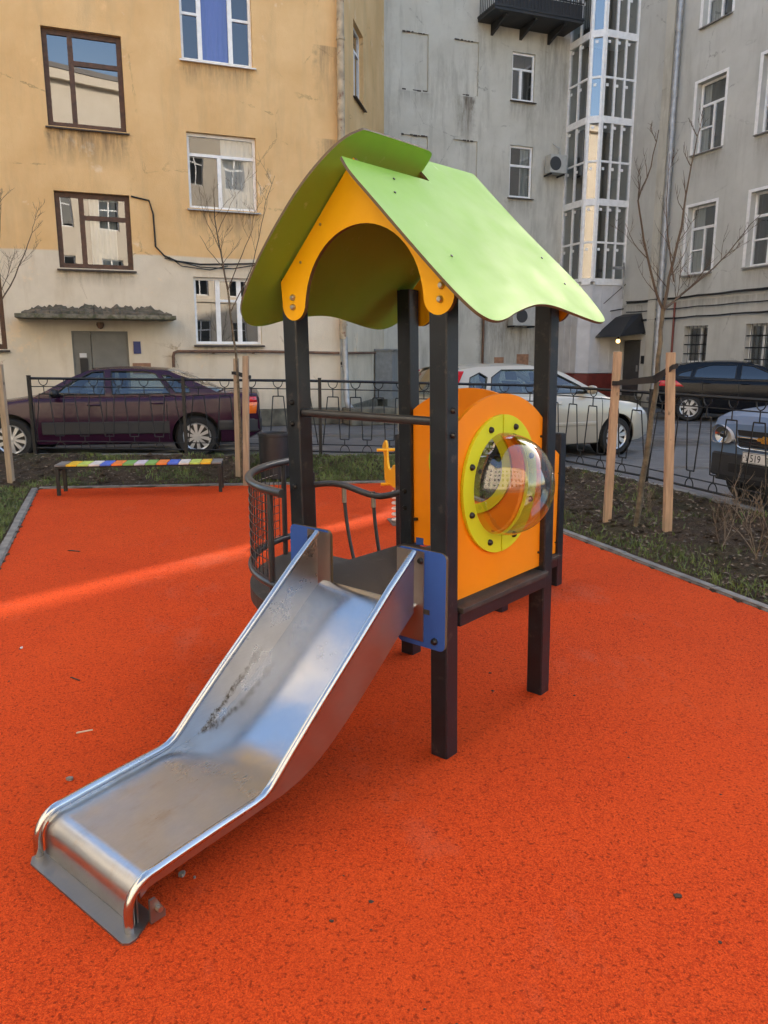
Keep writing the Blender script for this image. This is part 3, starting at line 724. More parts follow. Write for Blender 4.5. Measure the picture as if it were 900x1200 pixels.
def cove(i, dz):                                                         # the cove dies out towards the flat run-out
    u, z = bed[i]; f = max(0, min(1, (u + .95) / .25)); return (u, z + dz * f)
V_ = []
for i in range(nb):
    for (v, dz) in secs:
        a = cove(i, dz); V_.append((a[0], v, a[1]))
ns = len(secs)
m.add(V_, [(i * ns + j, (i + 1) * ns + j, (i + 1) * ns + j + 1, i * ns + j + 1) for i in range(nb - 1) for j in range(ns - 1)])
slide = m.build('slide', 'chute', T, smooth=50, recalc=False)
def interp(pl, u):
    for a, b in zip(pl, pl[1:]):
        if b[0] <= u <= a[0]: return a[1] + (b[1] - a[1]) * (a[0] - u) / (a[0] - b[0] + 1e-9)
    return pl[-1][1]
for v in (VR, VL):
    us = [-.055 - (1.345 - .055) * i / 46 for i in range(47)]
    m = MB(); t_ = .0035
    up = [(u, interp(railc, u)) for u in us]; lo = [(u, interp(bed, u) - .016) for u in us]
    lo[0] = (-.055, .628)
    m.prism(up + lo[::-1], v - t_, v + t_, 'y'); m.build('side_wall', 'steel' if v == VR else 'scorched', slide)
    m = MB(); m.tube([(u, v, z) for u, z in railc], .0148, 12); m.build('hand_rail', 'rail', slide, smooth=60)
m = MB(); m.prism([(-1.425, .115), (-1.425, .66), (-1.405, .69), (-1.31, .69), (-1.30, .66), (-1.30, .15), (-1.39, .10), (-1.412, .10)], .004, .011); m.build('foot_plate', 'plate', slide)
m = MB(); m.box((-1.352, VR + .012, .011), (-1.346, VL - .012, .10)); m.build('front_plate', 'plate', slide)
m = MB()
for v in (VR - .022, VL + .022): m.prism([(-1.33, .012), (-1.28, .012), (-1.28, .035), (-1.31, .09), (-1.33, .09)], v - .004, v + .004, 'y')
m.split('bracket', 'plate', slide)
m = MB(); m.lathe([(0, -.016), (.009, -.016), (.010, 0)], 8, 'y', (-1.305, VR - .026, .055)); m.build('bolt', 'zinc', slide)
def rrect(a0, b0, a1, b1, r):
    return arc2(a1 - r, b0 + r, r, -90, 0, 5) + arc2(a1 - r, b1 - r, r, 0, 90, 5) + arc2(a0 + r, b1 - r, r, 90, 180, 5) + arc2(a0 + r, b0 + r, r, 180, 270, 5)
for (a, b, fl) in ((.006, .250, (.112, .250)), (.632, .888, (.632, .772))):
    m = MB(); m.prism(rrect(a, .477, b, .885, .028), -.018, -.003, 'x', 0, 1); bl = m.build('slide_bracket_board', ['blue', 'edge'], T)
    m = MB(); m.box((-.0225, fl[0], .50), (-.0185, fl[1], .877)); m.build('steel_flange', 'steel', bl)
    m = MB(); 
    for (v, z) in (((.055, .515), (.127, .84)) if a < .1 else ((.84, .515), (.75, .84))): m.lathe([(0, -.036), (.009, -.036), (.014, -.028), (.015, -.019)], 12, 'x', (0, v, z))
    m.split('bolt', 'bolt', bl, smooth=40)


# ================================================================== bench
b0 = onz(69, 581, .004); b1 = onz(258.5, 576.5, .004)
d = b1 - b0; BL = d.length; brz = math.atan2(d.y, d.x)
bench = thing('slat_bench', 'low backless bench with a row of multicoloured slats on thin dark legs', 'bench', (b0.x, b0.y, .004), brz)
for x in (0, BL):
    m = MB(); 
    for y in (0, .30): m.box((x - .02, y, 0), (x + .02, y + .035, .325))
    m.box((x - .02, .035, .285), (x + .02, .30, .325)); m.build('leg', 'iron', bench)
m = MB(); m.box((-.02, .01, .325), (BL + .02, .04, .345)); m.box((-.02, .295, .325), (BL + .02, .325, .345)); m.build('seat_frame', 'iron', bench)
order = 'grey yellow lime white blue orange green lilac green orange blue white lime yellow grey'.split()
for i, c_ in enumerate(order):
    w = (BL + .06) / 15; x = -.03 + w * i; m = MB(); m.box((x + .006, -.005, .346), (x + w - .006, .335, .366)); m.build('slat', 'slat_' + c_, bench, bevel=.003)
# ================================================================== litter bin
q = onz(323, 561, .03)
bn = thing('litter_bin', 'black metal litter bin standing on the soil behind the balcony', 'bin', (q.x, q.y, .03))
m = MB(); m.lathe([(0, .02), (.185, .02), (.195, .03), (.205, .33), (.208, .60), (.19, .60), (.188, .1), (0, .1)], 28); m.build('body', 'bin', bn, smooth=40)
m = MB(); m.lathe([(.208, .575), (.220, .58), (.220, .612), (.200, .615), (.19, .60)], 28); m.build('rim', 'bin', bn, smooth=40)
m = MB(); m.box((.20, -.03, -.1), (.24, .03, .66)); m.build('stand', 'iron', bn)
# ================================================================== spring rider
q = onz(472, 612, .004)
sr = thing('spring_rider', 'yellow spring rider toy on a white coil spring behind the tower', 'spring rider', (q.x, q.y, .004), R(100))
m = MB(); m.box((-.16, -.13, 0), (.16, .13, .012)); m.build('base_plate', 'plate', sr)
m = MB(); m.tube([(.10 * math.cos(t * .35), .10 * math.sin(t * .35), .015 + .34 * t / 108) for t in range(109)], .014, 8); m.build('coil_spring', 'spring', sr, smooth=60)
m = MB(); m.box((-.18, -.10, .355), (.18, .10, .37)); m.box((-.06, -.06, .37), (.06, .06, .40)); m.build('mount_plate', 'ridergrey', sr, bevel=.004)
m = MB(); body = smooth_closed([(-.34, .40), (-.30, .58), (-.16, .62), (-.02, .53), (.12, .52), (.20, .60), (.22, .74), (.30, .80), (.40, .76), (.50, .70), (.42, .66), (.36, .60), (.36, .46), (.30, .34), (.10, .38), (-.10, .38)])
for y in (-.125, .105): m.prism(body, y, y + .02, 'y')
m.split('side_board', 'rideryellow', sr)
m = MB(); m.box((-.18, -.104, .52), (.10, .104, .54)); m.build('seat', 'ridergrey', sr, bevel=.004)
m = MB(); m.tube([(.24, -.22, .70), (.24, .22, .70)], .016, 10); m.build('handle', 'rideryellow', sr, smooth=50)
m = MB(); m.tube([(.12, -.20, .37), (.12, .20, .37)], .016, 10); m.build('foot_rest', 'rideryellow', sr, smooth=50)

# ================================================================== stakes, trees, straps
def stake(label, base, top, w, matn, group):
    z = bed_z(base.x, base.y); o = thing('wooden_stake', label, 'stake', (base.x, base.y, z), 0, group)
    m = MB(); a = Vector((0, 0, -.2)); t = Vector((top.x - base.x, top.y - base.y, top.z - z)); h = w / 2
    L_ = []
    for k, (p, s) in enumerate(((a, 1), (t * .5, 1.0), (t, .97))):
        L_.append([(p.x - h * s, p.y - h * s, p.z), (p.x + h * s, p.y - h * s, p.z), (p.x + h * s, p.y + h * s, p.z), (p.x - h * s, p.y + h * s, p.z)])
    V_ = [q for l in L_ for q in l]; F_ = [(0, 3, 2, 1), (8, 9, 10, 11)]
    for r_ in (0, 4): F_ += [(r_ + k, r_ + (k + 1) % 4, r_ + 4 + (k + 1) % 4, r_ + 4 + k) for k in range(4)]
    m.add(V_, F_); s = m.build('shaft', matn, o, bevel=.004); return o
def ground_at(px, py):
    z = .1
    for _ in range(4): p = onz(px, py, z); z = bed_z(p.x, p.y)
    return onz(px, py, z)
GS = 'stakes propping the young trees'
s1 = ground_at(279, 554); s2 = ground_at(288, 557); s3 = ground_at(711, 612); s4 = ground_at(783, 622); s5 = ground_at(13, 563)
stake('thin weathered stake, left one of the two supporting the middle young tree', s1, at(276.5, 420, s1.y + .02), .065, 'stakeold', GS)
stake('pale cracked stake, right one of the two supporting the middle young tree', s2, at(288, 417, s2.y - .03), .075, 'stakeold', GS)
stake('leaning sawn stake in front of the beige car, tied by a black strap', s3, at(724, 412, s3.y + .05), .068, 'stake', GS)
stake('upright sawn stake in front of the black hatchback, tied by a black strap', s4, at(786, 413, s4.y + .02), .068, 'stake', GS)
stake('grey stake leaning at the left border before the plum sedan', s5, at(-1, 427, s5.y), .07, 'stakeold', GS)

def twigs(m, p, d, L_, r, depth, rg, up=.25):
    n = 4; pts = [p]; q = p.copy(); dd = d.normalized()
    for i in range(n):
        dd = (dd + Vector((rg.uniform(-.16, .16), rg.uniform(-.16, .16), rg.uniform(-.06, .12) + up * .12))).normalized(); q = q + dd * (L_ / n); pts.append(q.copy())
    m.tube(pts, [r * (1 - .6 * i / n) for i in range(n + 1)], 5 if r > .004 else 4, cap=False)
    if depth <= 0: return
    for i in range(1, n + 1):
        for _ in range(1 if i < n else 2):
            if rg.random() < .85:
                s = Vector((rg.uniform(-1, 1), rg.uniform(-1, 1), rg.uniform(-.2, .8))).normalized()
                twigs(m, pts[i], (dd + s * .85).normalized(), L_ * rg.uniform(.35, .6), max(.0016, r * .55), depth - 1, rg, up)
def young_tree(label, trunk, limbs, Y, r0, seed, bz=None):
    rg = random.Random(seed); base = at(*trunk[0], Y); z0 = bed_z(base.x, base.y)
    o = thing('young_tree', label, 'tree', (base.x, base.y, z0), 0, 'young bare trees')
    def path(pl, dy=0.):
        P_ = [at(px, py, Y + dy * i + rg.uniform(-.02, .02)) for i, (px, py) in enumerate(pl)]; out = []
        for a, b in zip(P_, P_[1:]):
            for k in range(3): out.append(a.lerp(b, k / 3) + Vector((rg.uniform(-.006, .006), rg.uniform(-.006, .006), 0)))
        out.append(P_[-1]); return out
    m = MB(); tp = path(trunk); tp[0] = Vector((base.x, base.y, z0 - .08)); n = len(tp)
    m.tube(tp, [r0 * (1 - .45 * i / n) for i in range(n)], 9); m.build('trunk', 'bark', o, world=True, smooth=70)
    m = MB()
    for (pl, r, dy) in limbs:
        pp = path(pl, dy); n = len(pp); m.tube(pp, [max(.002, r * (1 - .8 * i / n)) for i in range(n)], 6)
        for i in range(2, n):
            for _ in range(2):
                if rg.random() < .42:
                    d_ = (pp[i] - pp[i - 1]).normalized(); s = Vector((rg.uniform(-1, 1), rg.uniform(-1, 1), rg.uniform(0, .7))).normalized()
                    twigs(m, pp[i], d_ * .7 + s, rg.uniform(.14, .36) * (1.15 - .5 * i / n) * Y / 8.5, r * .30, 1 if rg.random() < .6 else 2, rg)
    m.build('crown', 'twig', o, world=True, recalc=False); return o
YT = ground_at(745, 615).y
young_tree('bare young tree with forked crown, strapped between the two sawn stakes', [(745, 612), (757, 540), (768, 460), (774, 400), (777, 362)],
           [([(777, 364), (767, 335), (754, 280), (747, 235), (763, 195), (772, 152)], .013, -.04), ([(777, 364), (784, 325), (799, 265), (807, 212), (817, 160)], .016, .05),
            ([(779, 362), (798, 345), (828, 322), (853, 297), (880, 262)], .012, .06), ([(790, 330), (784, 290), (780, 240), (785, 180)], .007, -.1), ([(760, 305), (742, 285), (733, 262)], .005, -.05)], YT, .030, 3)
YM = s2.y + .12
young_tree('thin bare young tree tied between the two weathered stakes by the plum sedan', [(283, 548), (281, 480), (278, 430), (272, 380), (266, 335)],
           [([(266, 337), (258, 295), (252, 255), (250, 222)], .013, .03), ([(267, 340), (284, 298), (295, 270), (298, 250)], .007, -.05), ([(263, 315), (243, 292), (234, 276)], .006, .05),
            ([(271, 365), (296, 312), (307, 262), (312, 235), (322, 206)], .008, .06), ([(257, 290), (243, 262), (236, 240)], .005, 0), ([(255, 272), (268, 245), (276, 228)], .005, .05)], YM, .020, 5)
YL = s5.y + .15
young_tree('bare young tree at the left border whose twigs cross the ochre wall', [(-9, 556), (-10, 470), (-8, 400), (-6, 365)],
           [([(-6, 366), (12, 335), (27, 302), (36, 278), (40, 262)], .010, .03), ([(-7, 380), (-4, 320), (0, 270), (1, 235)], .010, -.03), ([(-6, 360), (8, 325), (17, 296)], .006, .05), ([(-8, 390), (-30, 320), (-38, 250)], .009, .05)], YL, .022, 9)
def strap(label, pts, w, group):
    o = thing('tie_strap', label, 'strap', pts[0], 0, group)
    m = MB()
    for a, b in zip(pts, pts[1:]):
        d_ = (b - a).normalized(); n_ = Vector((-d_.y, d_.x, 0)) * .004
        for k in (1,):
            m.add([a - Vector((0, 0, w / 2)) - n_, b - Vector((0, 0, w / 2)) - n_, b + Vector((0, 0, w / 2)) - n_, a + Vector((0, 0, w / 2)) - n_,
                   a - Vector((0, 0, w / 2)) + n_, b - Vector((0, 0, w / 2)) + n_, b + Vector((0, 0, w / 2)) + n_, a + Vector((0, 0, w / 2)) + n_], [(0, 1, 2, 3), (7, 6, 5, 4), (0, 4, 5, 1), (3, 2, 6, 7), (1, 5, 6, 2), (0, 3, 7, 4)])
    m.build('band', 'strap', o, world=True)
a_ = at(721, 449, s3.y + .0); b_ = at(767, 446, YT - .04); c_ = at(786, 430, s4.y - .02)
dn = Vector((0, -.045, 0)); up_ = Vector((0, .045, 0))
strap('black webbing strap wound round the two sawn stakes and the forked tree', [a_ + up_, a_ + dn + Vector((-.04, 0, 0)), a_ + dn, b_ + dn, c_ + dn + Vector((.0, 0, .0)), c_ + dn + Vector((.045, 0, .01)), c_ + up_ + Vector((.045, 0, .01)), b_ + up_ + Vector((0, 0, .02)), a_ + up_], .042, 'straps tying the trees')
a_ = at(276, 437, s1.y); c_ = at(289, 442, s2.y); b_ = at(279, 438, YM)
strap('short black strap round the two weathered stakes and the thin tree', [a_ + up_, a_ + dn + Vector((-.04, 0, 0)), a_ + dn, c_ + dn, c_ + dn + Vector((.045, 0, 0)), c_ + up_ + Vector((.045, 0, 0)), a_ + up_], .04, 'straps tying the trees')
def shrub(px, py, n, h, seed, label):
    rg = random.Random(seed); p = ground_at(px, py); o = thing('bare_shrub', label, 'shrub', (p.x, p.y, bed_z(p.x, p.y)), 0, 'bare shrubs on the right bed'); m = MB()
    for i in range(n):
        d_ = Vector((rg.uniform(-.8, .8), rg.uniform(-.8, .8), 1)); twigs(m, Vector((rg.uniform(-.05, .05), rg.uniform(-.05, .05), -.03)), d_, h * rg.uniform(.6, 1.), .005, 2, rg, .1)
    m.build('stems', 'drystem', o, recalc=False)
shrub(886, 655, 4, .46, 1, 'bare twiggy shrub low in the right corner before the blue-grey car')
shrub(848, 640, 3, .46, 2, 'sparse bare shrub with arching stems below the blue-grey headlight')
shrub(762, 600, 4, .30, 4, 'small tuft of dry stems between the two sawn stakes')
shrub(872, 612, 4, .42, 6, 'thin dry shrub close to the fence under the number plate')
for i, (px, py) in enumerate(((95, 520), (143, 522), (262, 532))):
    shrub(px, py + 10, 2, .30, 20 + i, ('wisp of dry stems by the fence under the sedan front door', 'wisp of dry stems by the fence under the sedan rear door', 'wisp of dry stems by the fence under the sedan rear wheel')[i])
# ================================================================== small litter on the rubber
def litter(name, label, cat, px, py, pts, matn, h, rz, grp):
    p = onz(px, py, .004); m = MB(); m.prism(pts, .0, h); o = m.build(name, matn, None, bevel=min(.002, h * .3)); o.location = (p.x, p.y, .0045); o.rotation_euler = (0, 0, rz); tag(o, label, cat, grp)
def blob(r, n=9, e=.3): return [(r * (1 + rng.uniform(-e, e)) * math.cos(6.283 * i / n), r * (1 + rng.uniform(-e, e)) * .75 * math.sin(6.283 * i / n)) for i in range(n)]
litter('twig', 'pale splinter of wood lying on the rubber left of the slide', 'twig', 99, 858, [(-.035, -.003), (.035, -.001), (.036, .004), (-.03, .005)], 'stick', .006, R(25), None)
litter('pebble', 'grey pebble on the rubber left of the chute', 'pebble', 82, 914, blob(.013), 'stone', .012, 0, None)
litter('pebble', 'larger pebble in the shade right of the slide end', 'pebble', 213, 1026, blob(.012), 'stone', .012, 1, None)
litter('pebble', 'tiny pale pebble right of the slide end', 'pebble', 228, 1029, blob(.005), 'stone', .006, 1, None)
litter('pebble', 'tiny pale pebble on the far left of the rubber', 'pebble', 25, 760, blob(.009), 'platewhite', .008, 1, None)
litter('dead_leaf', 'dark crumpled leaf on the rubber at lower right', 'leaf', 794, 1051, blob(.011, 8, .5), 'leaf', .006, 0, None)
litter('dead_leaf', 'small dark leaf scrap near the right border of the rubber', 'leaf', 844, 1105, blob(.006, 8, .5), 'leaf', .004, 0, None)
litter('dead_leaf', 'dark leaf scrap on the rubber in front of the tall post', 'leaf', 389, 1080, blob(.006, 8, .5), 'leaf', .004, 0, None)
litter('dead_leaf', 'black leaf scrap lying behind the front right post', 'leaf', 574, 789, blob(.007, 8, .5), 'leaf', .004, 0, None)
litter('dead_leaf', 'thin dark leaf stalk on the rubber left of the tower', 'leaf', 88, 796, [(-.04, -.004), (.03, -.003), (.04, .004), (-.03, .005)], 'leaf', .004, R(-35), None)
litter('dead_leaf', 'dark curled leaf on the far left of the rubber by the bench', 'leaf', 87, 646, [(-.06, -.012), (.05, -.006), (.06, .01), (-.04, .012)], 'leaf', .006, R(-20), None)

mb = MB(); rg = random.Random(21)
for _ in range(420):
    x, y = rg.uniform(-4, 4.5), rg.uniform(1.2, 9.8)
    if pg_d((x, y)) > -.05: continue
    r = rg.uniform(.002, .0065) * (1.6 if rg.random() < .08 else 1); n = 5
    P_ = [(x + r * rg.uniform(.5, 1.4) * math.cos(6.283 * k / n), y + r * rg.uniform(.5, 1.4) * math.sin(6.283 * k / n), .0045) for k in range(n)] + [(x, y, .0045 + r * .7)]
    mb.add(P_, [(k, (k + 1) % n, n) for k in range(n)])
tag(mb.build('grit', 'leaf', recalc=False), 'fine dark grit and leaf crumbs strewn over the rubber', 'grit', kind='stuff')

# ================================================================== buildings
def wall(m, x0, x1, z0, z1, holes, rev=.16, y=0.):
    xs = sorted({x0, x1} | {h[0] for h in holes} | {h[2] for h in holes}); zs = sorted({z0, z1} | {h[1] for h in holes} | {h[3] for h in holes})
    for a, b in zip(xs, xs[1:]):
        for c, d_ in zip(zs, zs[1:]):
            cx, cz = (a + b) / 2, (c + d_) / 2
            if any(h[0] < cx < h[2] and h[1] < cz < h[3] for h in holes): continue
            m.add([(a, y, c), (b, y, c), (b, y, d_), (a, y, d_)], [(0, 1, 2, 3)])
    for h in holes:
        a, c, b, d_ = h[:4]
        m.add([(a, y, c), (b, y, c), (b, y, d_), (a, y, d_), (a, y + rev, c), (b, y + rev, c), (b, y + rev, d_), (a, y + rev, d_)], [(0, 4, 5, 1), (1, 5, 6, 2), (2, 6, 7, 3), (3, 7, 4, 0)])
FR = {}
def window(parent, Mx, rect, lay, frame, re=.3, pane='pane', rev=.16, fw=.06, sill='sill', curtain=None, room='interior', silld=.09, blue=None):
    """lay: bars inside the frame as (x0,z0,x1,z1) fractions of the opening"""
    x0, z0, x1, z1 = rect; W_, H_ = x1 - x0, z1 - z0; yb = rev - .05
    m = MB(); m.M = Mx
    m.box((x0, yb, z0), (x0 + fw, yb + .06, z1)); m.box((x1 - fw, yb, z0), (x1, yb + .06, z1))
    m.box((x0 + fw, yb, z0), (x1 - fw, yb + .06, z0 + fw)); m.box((x0 + fw, yb, z1 - fw), (x1 - fw, yb + .06, z1))
    for (a, b, c, d_, t) in lay:
        a, c = x0 + a * W_, x0 + c * W_; b, d_ = z0 + b * H_, z0 + d_ * H_
        if abs(c - a) < 1e-6: m.box((a - t / 2, yb - .004, b), (a + t / 2, yb + .055, d_))
        else: m.box((a, yb - .002, b - t / 2), (c, yb + .057, b + t / 2))
    f = m.build('window', frame, parent)
    m = MB(); m.M = Mx; m.add([(x0 + .02, yb + .03, z0 + .02), (x1 - .02, yb + .03, z0 + .02), (x1 - .02, yb + .03, z1 - .02), (x0 + .02, yb + .03, z1 - .02)], [(0, 1, 2, 3)]); m.build('pane', pane, f, recalc=False)
    m = MB(); m.M = Mx; e = .5
    m.add([(x0, yb + .06, z0), (x1, yb + .06, z0), (x1, yb + .06, z1), (x0, yb + .06, z1), (x0 - re, yb + e, z0 - .3), (x1 + re, yb + e, z0 - .3), (x1 + re, yb + e, z1 + .2), (x0 - re, yb + e, z1 + .2)], [(4, 5, 6, 7), (0, 4, 5, 1), (1, 5, 6, 2), (2, 6, 7, 3), (3, 7, 4, 0)])
    m.build('room', room, f)
    if sill:
        m = MB(); m.M = Mx; m.add([(x0 - .05, -silld, z0 - .035), (x1 + .05, -silld, z0 - .035), (x1 + .05, yb, z0 + .004), (x0 - .05, yb, z0 + .004), (x0 - .05, -silld, z0 - .06), (x1 + .05, -silld, z0 - .06), (x1 + .05, yb, z0 - .03), (x0 - .05, yb, z0 - .03)],
                            [(0, 1, 2, 3), (4, 5, 1, 0), (5, 6, 2, 1), (6, 7, 3, 2), (7, 4, 0, 3), (7, 6, 5, 4)]); m.build('sill', sill, f)
    for (a, b, mt) in (curtain or ()):
        m = MB(); m.M = Mx; xa, xb = x0 + a * W_, x0 + b * W_; n = 20
        m.grid(lambda s, t: (xa + (xb - xa) * s, yb + .10 + .018 * math.sin(s * (xb - xa) * 60) * (1 - .3 * t), z0 + .03 + (H_ - .06) * t), n, 3); m.build('curtain', mt, f, smooth=60, recalc=False)
    return f
def box_building(m, poly, h):                                             # the plain back and sides of a block, in its own axes
    n = len(poly)
    for i in range(n):
        a, b = poly[i], poly[(i + 1) % n]
        if len(a) > 2: continue
        m.add([(a[0], a[1], 0), (b[0], b[1], 0), (b[0], b[1], h), (a[0], a[1], h)], [(0, 1, 2, 3)])
def roof_of(parent, poly, h):
    m = MB(); m.prism([(p[0], p[1]) for p in poly], h, h + .25); m.build('roof', 'roofmetal', parent)
ANG = math.atan2(.358, .934); ID = Matrix.Identity(4)

# ---- ochre house on the left
LH = 20.6
house = thing('ochre_house', 'ochre and cream plastered apartment house with brown and white windows, at left', 'building', (-1.04, 18.7, 0), ANG)
L2M = Matrix.Rotation(math.atan2(5.8, 1.04) - ANG, 4, 'Z')
two = [(.345, 0, .345, 1, .10), (.345, .68, 1, .68, .09)]
wins = [((-6.05, 6.12, -4.56, 7.92), two, 'brownframe', dict(pane='oldpane', fw=.10, sill='darksill')),
        ((-6.05, 3.40, -4.59, 4.90), two, 'brownframe', dict(pane='oldpane', fw=.10, sill='darksill', curtain=[(.45, .8, 'curtain')])),
        ((-3.38, 7.66, -1.89, 9.30), [(.27, 0, .27, 1, .09), (.70, 0, .70, 1, .09), (0, .55, .27, .55, .05), (.70, .55, 1, .55, .05)], 'whiteframe', dict(pane='clearpane', curtain=[(.26, .70, 'bluecurtain')], room='interior_b', sill='whiteframe')),
        ((-3.36, 4.74, -1.88, 6.26), [(0, .72, 1, .72, .06), (.46, 0, .46, .72, .08)], 'whiteframe', dict(pane='clearpane', curtain=[(.5, .98, 'curtain')], sill='tin')),
        ((-3.36, 1.87, -1.88, 3.31), [(.36, 0, .36, 1, .10), (.68, 0, .68, 1, .10), (.36, .66, .68, .66, .05)], 'whiteframe', dict(pane='oldpane', sill='darksill')),
        ((-8.65, 1.75, -7.17, 3.25), two, 'brownframe', dict(pane='oldpane', fw=.1, sill='darksill')),
        ((-8.65, 4.8, -7.2, 6.2), two, 'brownframe', dict(pane='oldpane', fw=.1, sill='darksill')),
        ((-6.05, 9.4, -4.56, 11.2), two, 'brownframe', dict(pane='oldpane', fw=.10, sill='darksill')), ((-3.38, 10.9, -1.89, 12.4), two, 'whiteframe', dict())]
for k in range(3): wins.append(((-6.05, 12.4 + 3 * k * .9, -4.56, 14.0 + 3 * k * .9), two, 'brownframe', dict(pane='oldpane', sill='darksill')))
door_r = (-5.93, .12, -4.80, 2.13)
wins2 = [((1.70, 7.83, 2.88, 9.53), [(.5, 0, .5, .7, .07), (0, .7, 1, .7, .06)], 'whiteframe', dict(pane='clearpane', sill='darksill'))]
m = MB(); wall(m, -9.6, 0, 0, LH, [w[0] for w in wins] + [door_r])
m.M = L2M; wall(m, 0, 6.2, 0, LH, [w[0] for w in wins2]); m.M = ID
e2 = L2M @ Vector((6.2, 0, 0)); lp_ = [(-9.6, 0), (-9.6, 9), (e2.x, 9), (e2.x, e2.y)]
for a, b in ((lp_[0], lp_[1]), (lp_[1], lp_[2]), (lp_[2], lp_[3])): m.add([(*a, 0), (*b, 0), (*b, LH), (*a, LH)], [(0, 1, 2, 3)])
m.build('wall', 'lmwall', house, recalc=False)
roof_of(house, [(-9.7, -.4), (.1, -.4), (e2.x + .3, e2.y), (e2.x, 9), (-9.7, 9)], LH)
for r_, lay, fr_, kw in wins: window(house, ID, r_, lay, fr_, **kw)
for r_, lay, fr_, kw in wins2: window(house, L2M, r_, lay, fr_, **kw)
m = MB(); m.box((-9.6, -.10, 0), (door_r[0] - .05, -.003, .42)); m.box((door_r[2] + .05, -.10, 0), (-.05, -.003, .40)); m.M = L2M; m.box((.1, -.10, 0), (6.2, -.003, .38)); m.split('plinth', 'plinth', house, bevel=.02)
m = MB(); x0, z0, x1, z1 = door_r; m.box((x0 + .03, .06, z0), (x0 + .37, .10, z1 - .04)); m.box((x0 + .38, .05, z0), (x1 - .03, .10, z1 - .04)); 
dr = m.build('door', 'door', house, bevel=.006)
m = MB(); m.box((x0, .04, z0), (x0 + .03, .16, z1)); m.box((x1 - .03, .04, z0), (x1, .16, z1)); m.box((x0 + .03, .04, z1 - .04), (x1 - .03, .16, z1)); m.build('frame', 'door', dr)
m = MB(); m.box((x0 + .13, .035, 1.20), (x0 + .29, .06, 1.56), 0); m.box((x0 + .13, .030, 1.58), (x0 + .27, .06, 1.67), 1); m.build('intercom', ['iron', 'sticker'], dr)
# crumbling canopy over the door
m = MB(); n = 70; rg = random.Random(4)
V_ = []
for i in range(n + 1):
    x = -6.80 + 2.86 * i / n + rg.uniform(-.02, .02); e = min(1, i / 9, (n - i) / 9); j = rg.uniform(-.04, .04); hh = (.05 + .13 * e * (.85 + .25 * math.sin(i * .8) * math.sin(i * .37 + 1)) + rg.uniform(-.015, .02))
    V_ += [(x, -.003, 2.44), (x, -.70 + j * .3, 2.44), (x, -.66 + j, 2.47 + .03 * e * rg.uniform(.3, 1)), (x, -.34 + j, 2.47 + hh * .5), (x, -.10, 2.47 + hh * .88), (x, -.003, 2.47 + hh + rg.uniform(-.02, .03))]
m.add(V_, [(i * 6 + k, (i + 1) * 6 + k, (i + 1) * 6 + k + 1, i * 6 + k + 1) for i in range(n) for k in range(5)] + [tuple(range(6)), tuple(n * 6 + k for k in (5, 4, 3, 2, 1, 0))])
cnp = m.build('canopy', 'crumble', house, smooth=12)
m = MB(); m.box((-6.93, -.80, 2.355), (-3.85, -.003, 2.438)); m.build('slab', 'mossy', cnp, bevel=.012)
m = MB(); m.lathe([(0, 0), (.07, .0), (.08, -.05), (.05, -.12), (0, -.14)], 12, 'z', (-5.35, -.3, 2.30)); m.build('porch_lamp', 'pipe', house)
m = MB(); m.tube([(-3.885, -.10, .42), (-3.885, -.10, 1.60), (-3.86, -.10, 1.68), (-3.78, -.10, 1.71), (-2.0, -.10, 1.71), (-.06, -.10, 1.675)], .033, 10); 
for x in (-3.0, -2.1, -1.0): m.box((x - .02, -.10, 1.66), (x + .02, 0, 1.69))
m.M = L2M; m.tube([(-.0, -.10, 1.675), (3.9, -.10, 1.69)], .033, 10); m.build('gas_pipe', 'pipe', house, smooth=60)
m = MB(); m.tube([(.06, -.13, 19), (.03, -.13, 2.0)], .085, 12); 
for z in (2.3, 4.8, 6.35, 8.4, 10.6): m.lathe([(.086, z), (.10, z), (.10, z + .05), (.086, z + .05)], 12, 'z', (.04, -.13, 0))
m.build('downpipe', 'oldtin', house, smooth=50)
m = MB(); m.tube([(.06, -.13, 2.05), (.10, -.13, .60), (.12, -.20, .45), (.15, -.34, .36)], .075, 12); m.build('downpipe', 'tin', house, smooth=50)
m = MB()
cab = [(-4.56, -.03, 4.88), (-4.20, -.03, 4.82), (-4.13, -.03, 4.55), (-4.12, -.03, 3.9), (-3.95, -.03, 3.72), (-3.7, -.03, 3.62), (-3.2, -.05, 3.57), (-2.5, -.06, 3.60), (-1.9, -.04, 3.64), (-.5, -.03, 3.68), (.0, -.03, 3.7)]
m.tube(cab, .018, 5); m.tube([(p[0] + .02 * (i % 2), p[1] - .02, p[2] - .05 + .05 * math.sin(i * 1.7)) for i, p in enumerate(cab[4:])], .012, 5); m.tube([(-3.85, -.03, 3.7), (-3.6, -.05, 3.52), (-3.0, -.06, 3.46), (-2.6, -.05, 3.56)], .010, 5)
m.build('cable', 'cable', house)
m = MB(); m.box((-4.70, -.03, 1.66), (-4.55, -.002, 1.92)); m.build('number_plate', 'sign', house)
m = MB(); m.box((-4.74, -.012, 1.22), (-4.36, -.002, 1.46)); m.build('notice', 'notice', house)
m = MB(); m.M = L2M
m.box((4.2, -.55, .35), (5.2, -.04, 1.75)); cb = m.build('cabinet', 'cabinet', house, bevel=.015)
m = MB(); m.M = L2M; m.prism([(4.15, -.62), (5.25, -.62), (5.25, -.02), (4.15, -.02)], 1.752, 1.80); m.build('lid', 'cabinet', cb)
m = MB(); m.box((.0, -.75, 0), (1.2, -.12, .40)); m.box((1.35, -.7, 0), (2.6, -.12, .33)); m.split('stone_block', 'plinth', house, bevel=.03)
m = MB(); m.M = L2M
